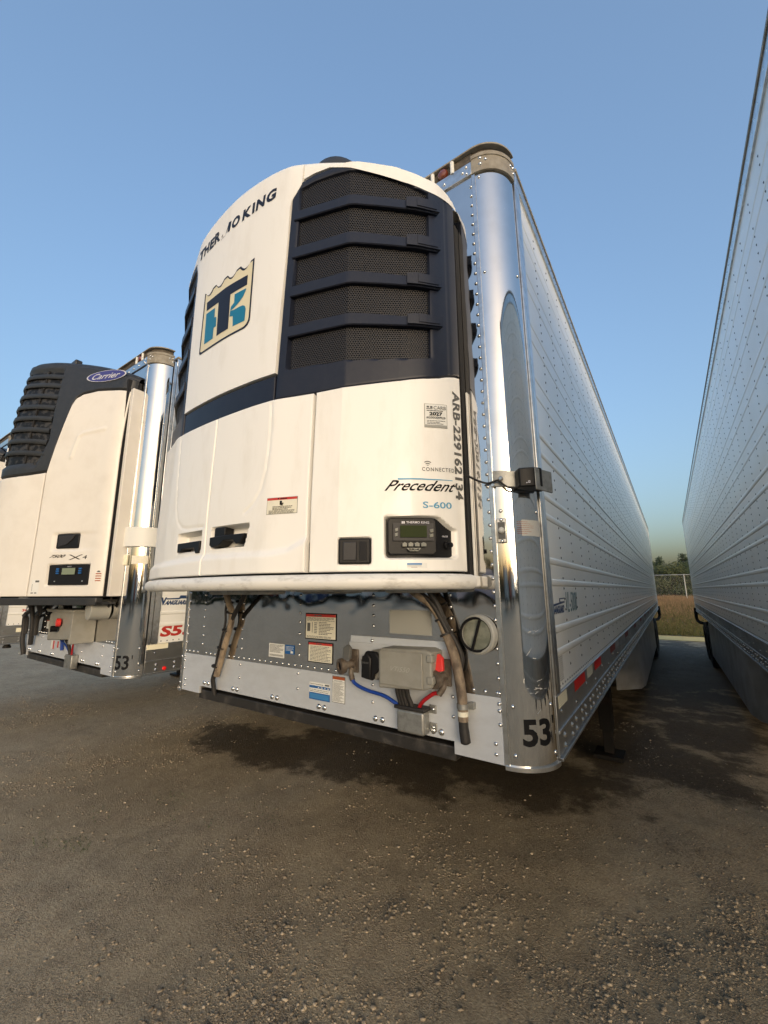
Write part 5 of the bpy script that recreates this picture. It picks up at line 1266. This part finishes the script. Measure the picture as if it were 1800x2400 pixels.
def build_trees():
    spots = [('pine_tree', .35, 41, 3.9, 2.3, 'dark pine at the left end of the tree row, against the near trailer'), ('bushy_tree', 1.75, 39.5, 2.9, 3.0, 'low bushy tree behind the fence, left of the fence post'),
             ('pine_tree', 2.9, 43, 3.9, 2.2, 'thin pine rising above the bushes near the middle of the gap'), ('bushy_tree', 3.6, 40, 3.1, 2.8, 'rounded olive tree right of the fence post'),
             ('pine_tree', 4.7, 41, 4.0, 2.3, 'tall pine at the right end of the tree row, against the right trailer'), ('pine_tree', 1.2, 44, 3.8, 2.0, 'narrow pine tip behind the low bushy tree')]
    for i, (k, x, y, h, w, lab) in enumerate(spots): tree(k, x, y, h, w, lab, 100+i, 'trees behind the fence')
    # the rest of the wood, hidden by the trailers and mirrored in their sides
    V = []; F = []; rr = random.Random(13)
    for i in range(70):
        x = rr.choice((rr.uniform(-22, -.6), rr.uniform(5.6, 26), rr.uniform(-1, 6))); y = rr.uniform(44.5, 54); z0 = 1.15; h = rr.uniform(2.8, 4.6); w = rr.uniform(2.2, 3.4)
        if -1 < x < 6: y += 2; h = rr.uniform(2.6, 3.6)
        for _ in range(420):
            t = rr.random(); q = w*.5*(1-.8*t*t)*rr.random()**.4; a = rr.random()*6.28; p = Vector((x+q*math.cos(a), y+q*math.sin(a), z0+h*t))
            u = Vector((rr.gauss(0, 1), rr.gauss(0, 1), rr.gauss(0, 1))).normalized(); v = u.orthogonal().normalized(); s = rr.uniform(.10, .2); k = len(V)
            V.extend([tuple(p-u*s), tuple(p+v*s*.6), tuple(p+u*s), tuple(p-v*s*.6)]); F.append((k, k+1, k+2, k+3))
    mb = MB(); mb.v = V; mb.f = F; tag(mb.build('background_wood', LEAFM[0], smooth=0), 'dense dark wood behind the row of trees beyond the fence', 'wood', kind='stuff')
    # the wood on the far side of the lot, behind the viewer
    V = []; F = []; rr = random.Random(3)
    for i in range(360):
        a = R_(-200+220*i/360); D = 75+rr.uniform(-6, 6); cx, cy = D*math.cos(a), D*math.sin(a); h = rr.uniform(3.5, 7.5)
        for _ in range(70):
            t = rr.random(); q = (1-t)*1.9+.2; p = Vector((cx+rr.gauss(0, .7)*q, cy+rr.gauss(0, .7)*q, h*t)); u = Vector((rr.gauss(0, 1), rr.gauss(0, 1), rr.gauss(0, 1))).normalized(); v = u.orthogonal().normalized(); s = .5; k = len(V)
            V.extend([tuple(p-u*s), tuple(p+v*s*.6), tuple(p+u*s), tuple(p-v*s*.6)]); F.append((k, k+1, k+2, k+3))
    mb = MB(); mb.v = V; mb.f = F; tag(mb.build('far_wood', LEAFM[0], smooth=0), 'dark wood round the far side of the lot, mirrored in the polished steel', 'wood', kind='stuff')

# ------------------------------------------------------------------ assemble
def parked_row():
    """box trailers on the far side of the lot, behind the viewer; they show only in the polished steel"""
    body = MB().box(-1.28, 1.28, 0, 13, 1.15, 4.0).mesh('body', 0); door = MB().box(-1.18, 1.18, -.02, -.002, 1.25, 3.85).mesh('doors', 0)
    gear = MB(); gear.box(-1.1, 1.1, 9.0, 11.8, .55, 1.14)
    for sx in (-1, 1):
        for y in (9.6, 11.0): gear.lathe([(.5, -.15), (.5, .15)], (sx*1.0, y, .5), (1, 0, 0), 18)
    gear = gear.mesh('gear')
    cols = [M_WPAPER, mat('blue_box', (.04, .07, .16), .4), mat('dark_box', (.03, .03, .035), .4), M_WPAPER, mat('maroon_box', (.16, .03, .03), .4)]
    spots = [(-78+5.2*i, -46) for i in range(12)]+[(7, -34), (12, -36), (20, -33), (30, -38)]
    for i, (x, y) in enumerate(spots):
        T = empty('parked_trailer', (x, y, 0), math.pi, 'box trailer parked far across the lot, seen only mirrored in polished steel', 'trailer', 'trailers across the lot')
        for nm, me, m in (('body', body, cols[i % 5]), ('doors', door, M_PLATEG), ('running_gear', gear, M_CHASSIS)):
            o = bpy.data.objects.new(nm, me); col.objects.link(o); o.parent = T
            if not me.materials: me.materials.append(None)
            o.material_slots[0].link = 'OBJECT'; o.material_slots[0].material = m
def rebase(T, loc):
    """put a thing's origin at its base without moving its parts"""
    d = Vector(loc)-T.location; T.location = loc
    for c in T.children: c.location = Vector(c.location)-d
build_ground(); scatter_stones(); weeds(); build_bank(); build_fence(); build_trees(); parked_row()
main = build_trailer('semi_trailer', 0, 0, 'large white trailer with polished steel nose marked 53, nearest in the centre', sides=(1,))
front_fittings(main); side_marks(main, 1); scuffs(main)
unit = reefer_unit(); rebase(unit, (0, -.3, 1.9))
left = build_trailer('semi_trailer', CX, -.08, 'white trailer with red S53 on its side, left of the nearest one', sides=(1,), front='plain')
second_front(left)
cunit = carrier_unit(); rebase(cunit, (CX, -.3, 1.82))
right = build_trailer('semi_trailer', 3.62, -1.1, 'trailer running along the right edge, only its left side in view', sides=(-1,), front='plain')
far = build_trailer('semi_trailer', -6.90, -.20, 'trailer at the far left edge, a strip of white side with a yellow sticker', sides=(1,), front='none')
def copy_tree(o, parent=None):
    c = o.copy(); col.objects.link(c); c.parent = parent
    for ch in o.children: copy_tree(ch, c)
    return c
funit = copy_tree(cunit); funit.location = (-6.90, -.3-.12, 1.82)
funit['label'] = 'charcoal unit on the far left trailer, a dark sliver at the left edge'
flat('yellow_sticker', M_TAPEW, far, *rects2d([(0, 0, 1, 1)]), lambda u, v: (TW+.008, .37+.17*u, 1.378+.055*v), 0, (1, 0, 0))
lettering('fleet_number', M_LRED, far, '30000', lambda u, v: (TW+.0014, .40+.18*u, 1.648+.034*v), .03, 0, 0, 1, (1, 0, 0))
bpy.context.view_layer.update()
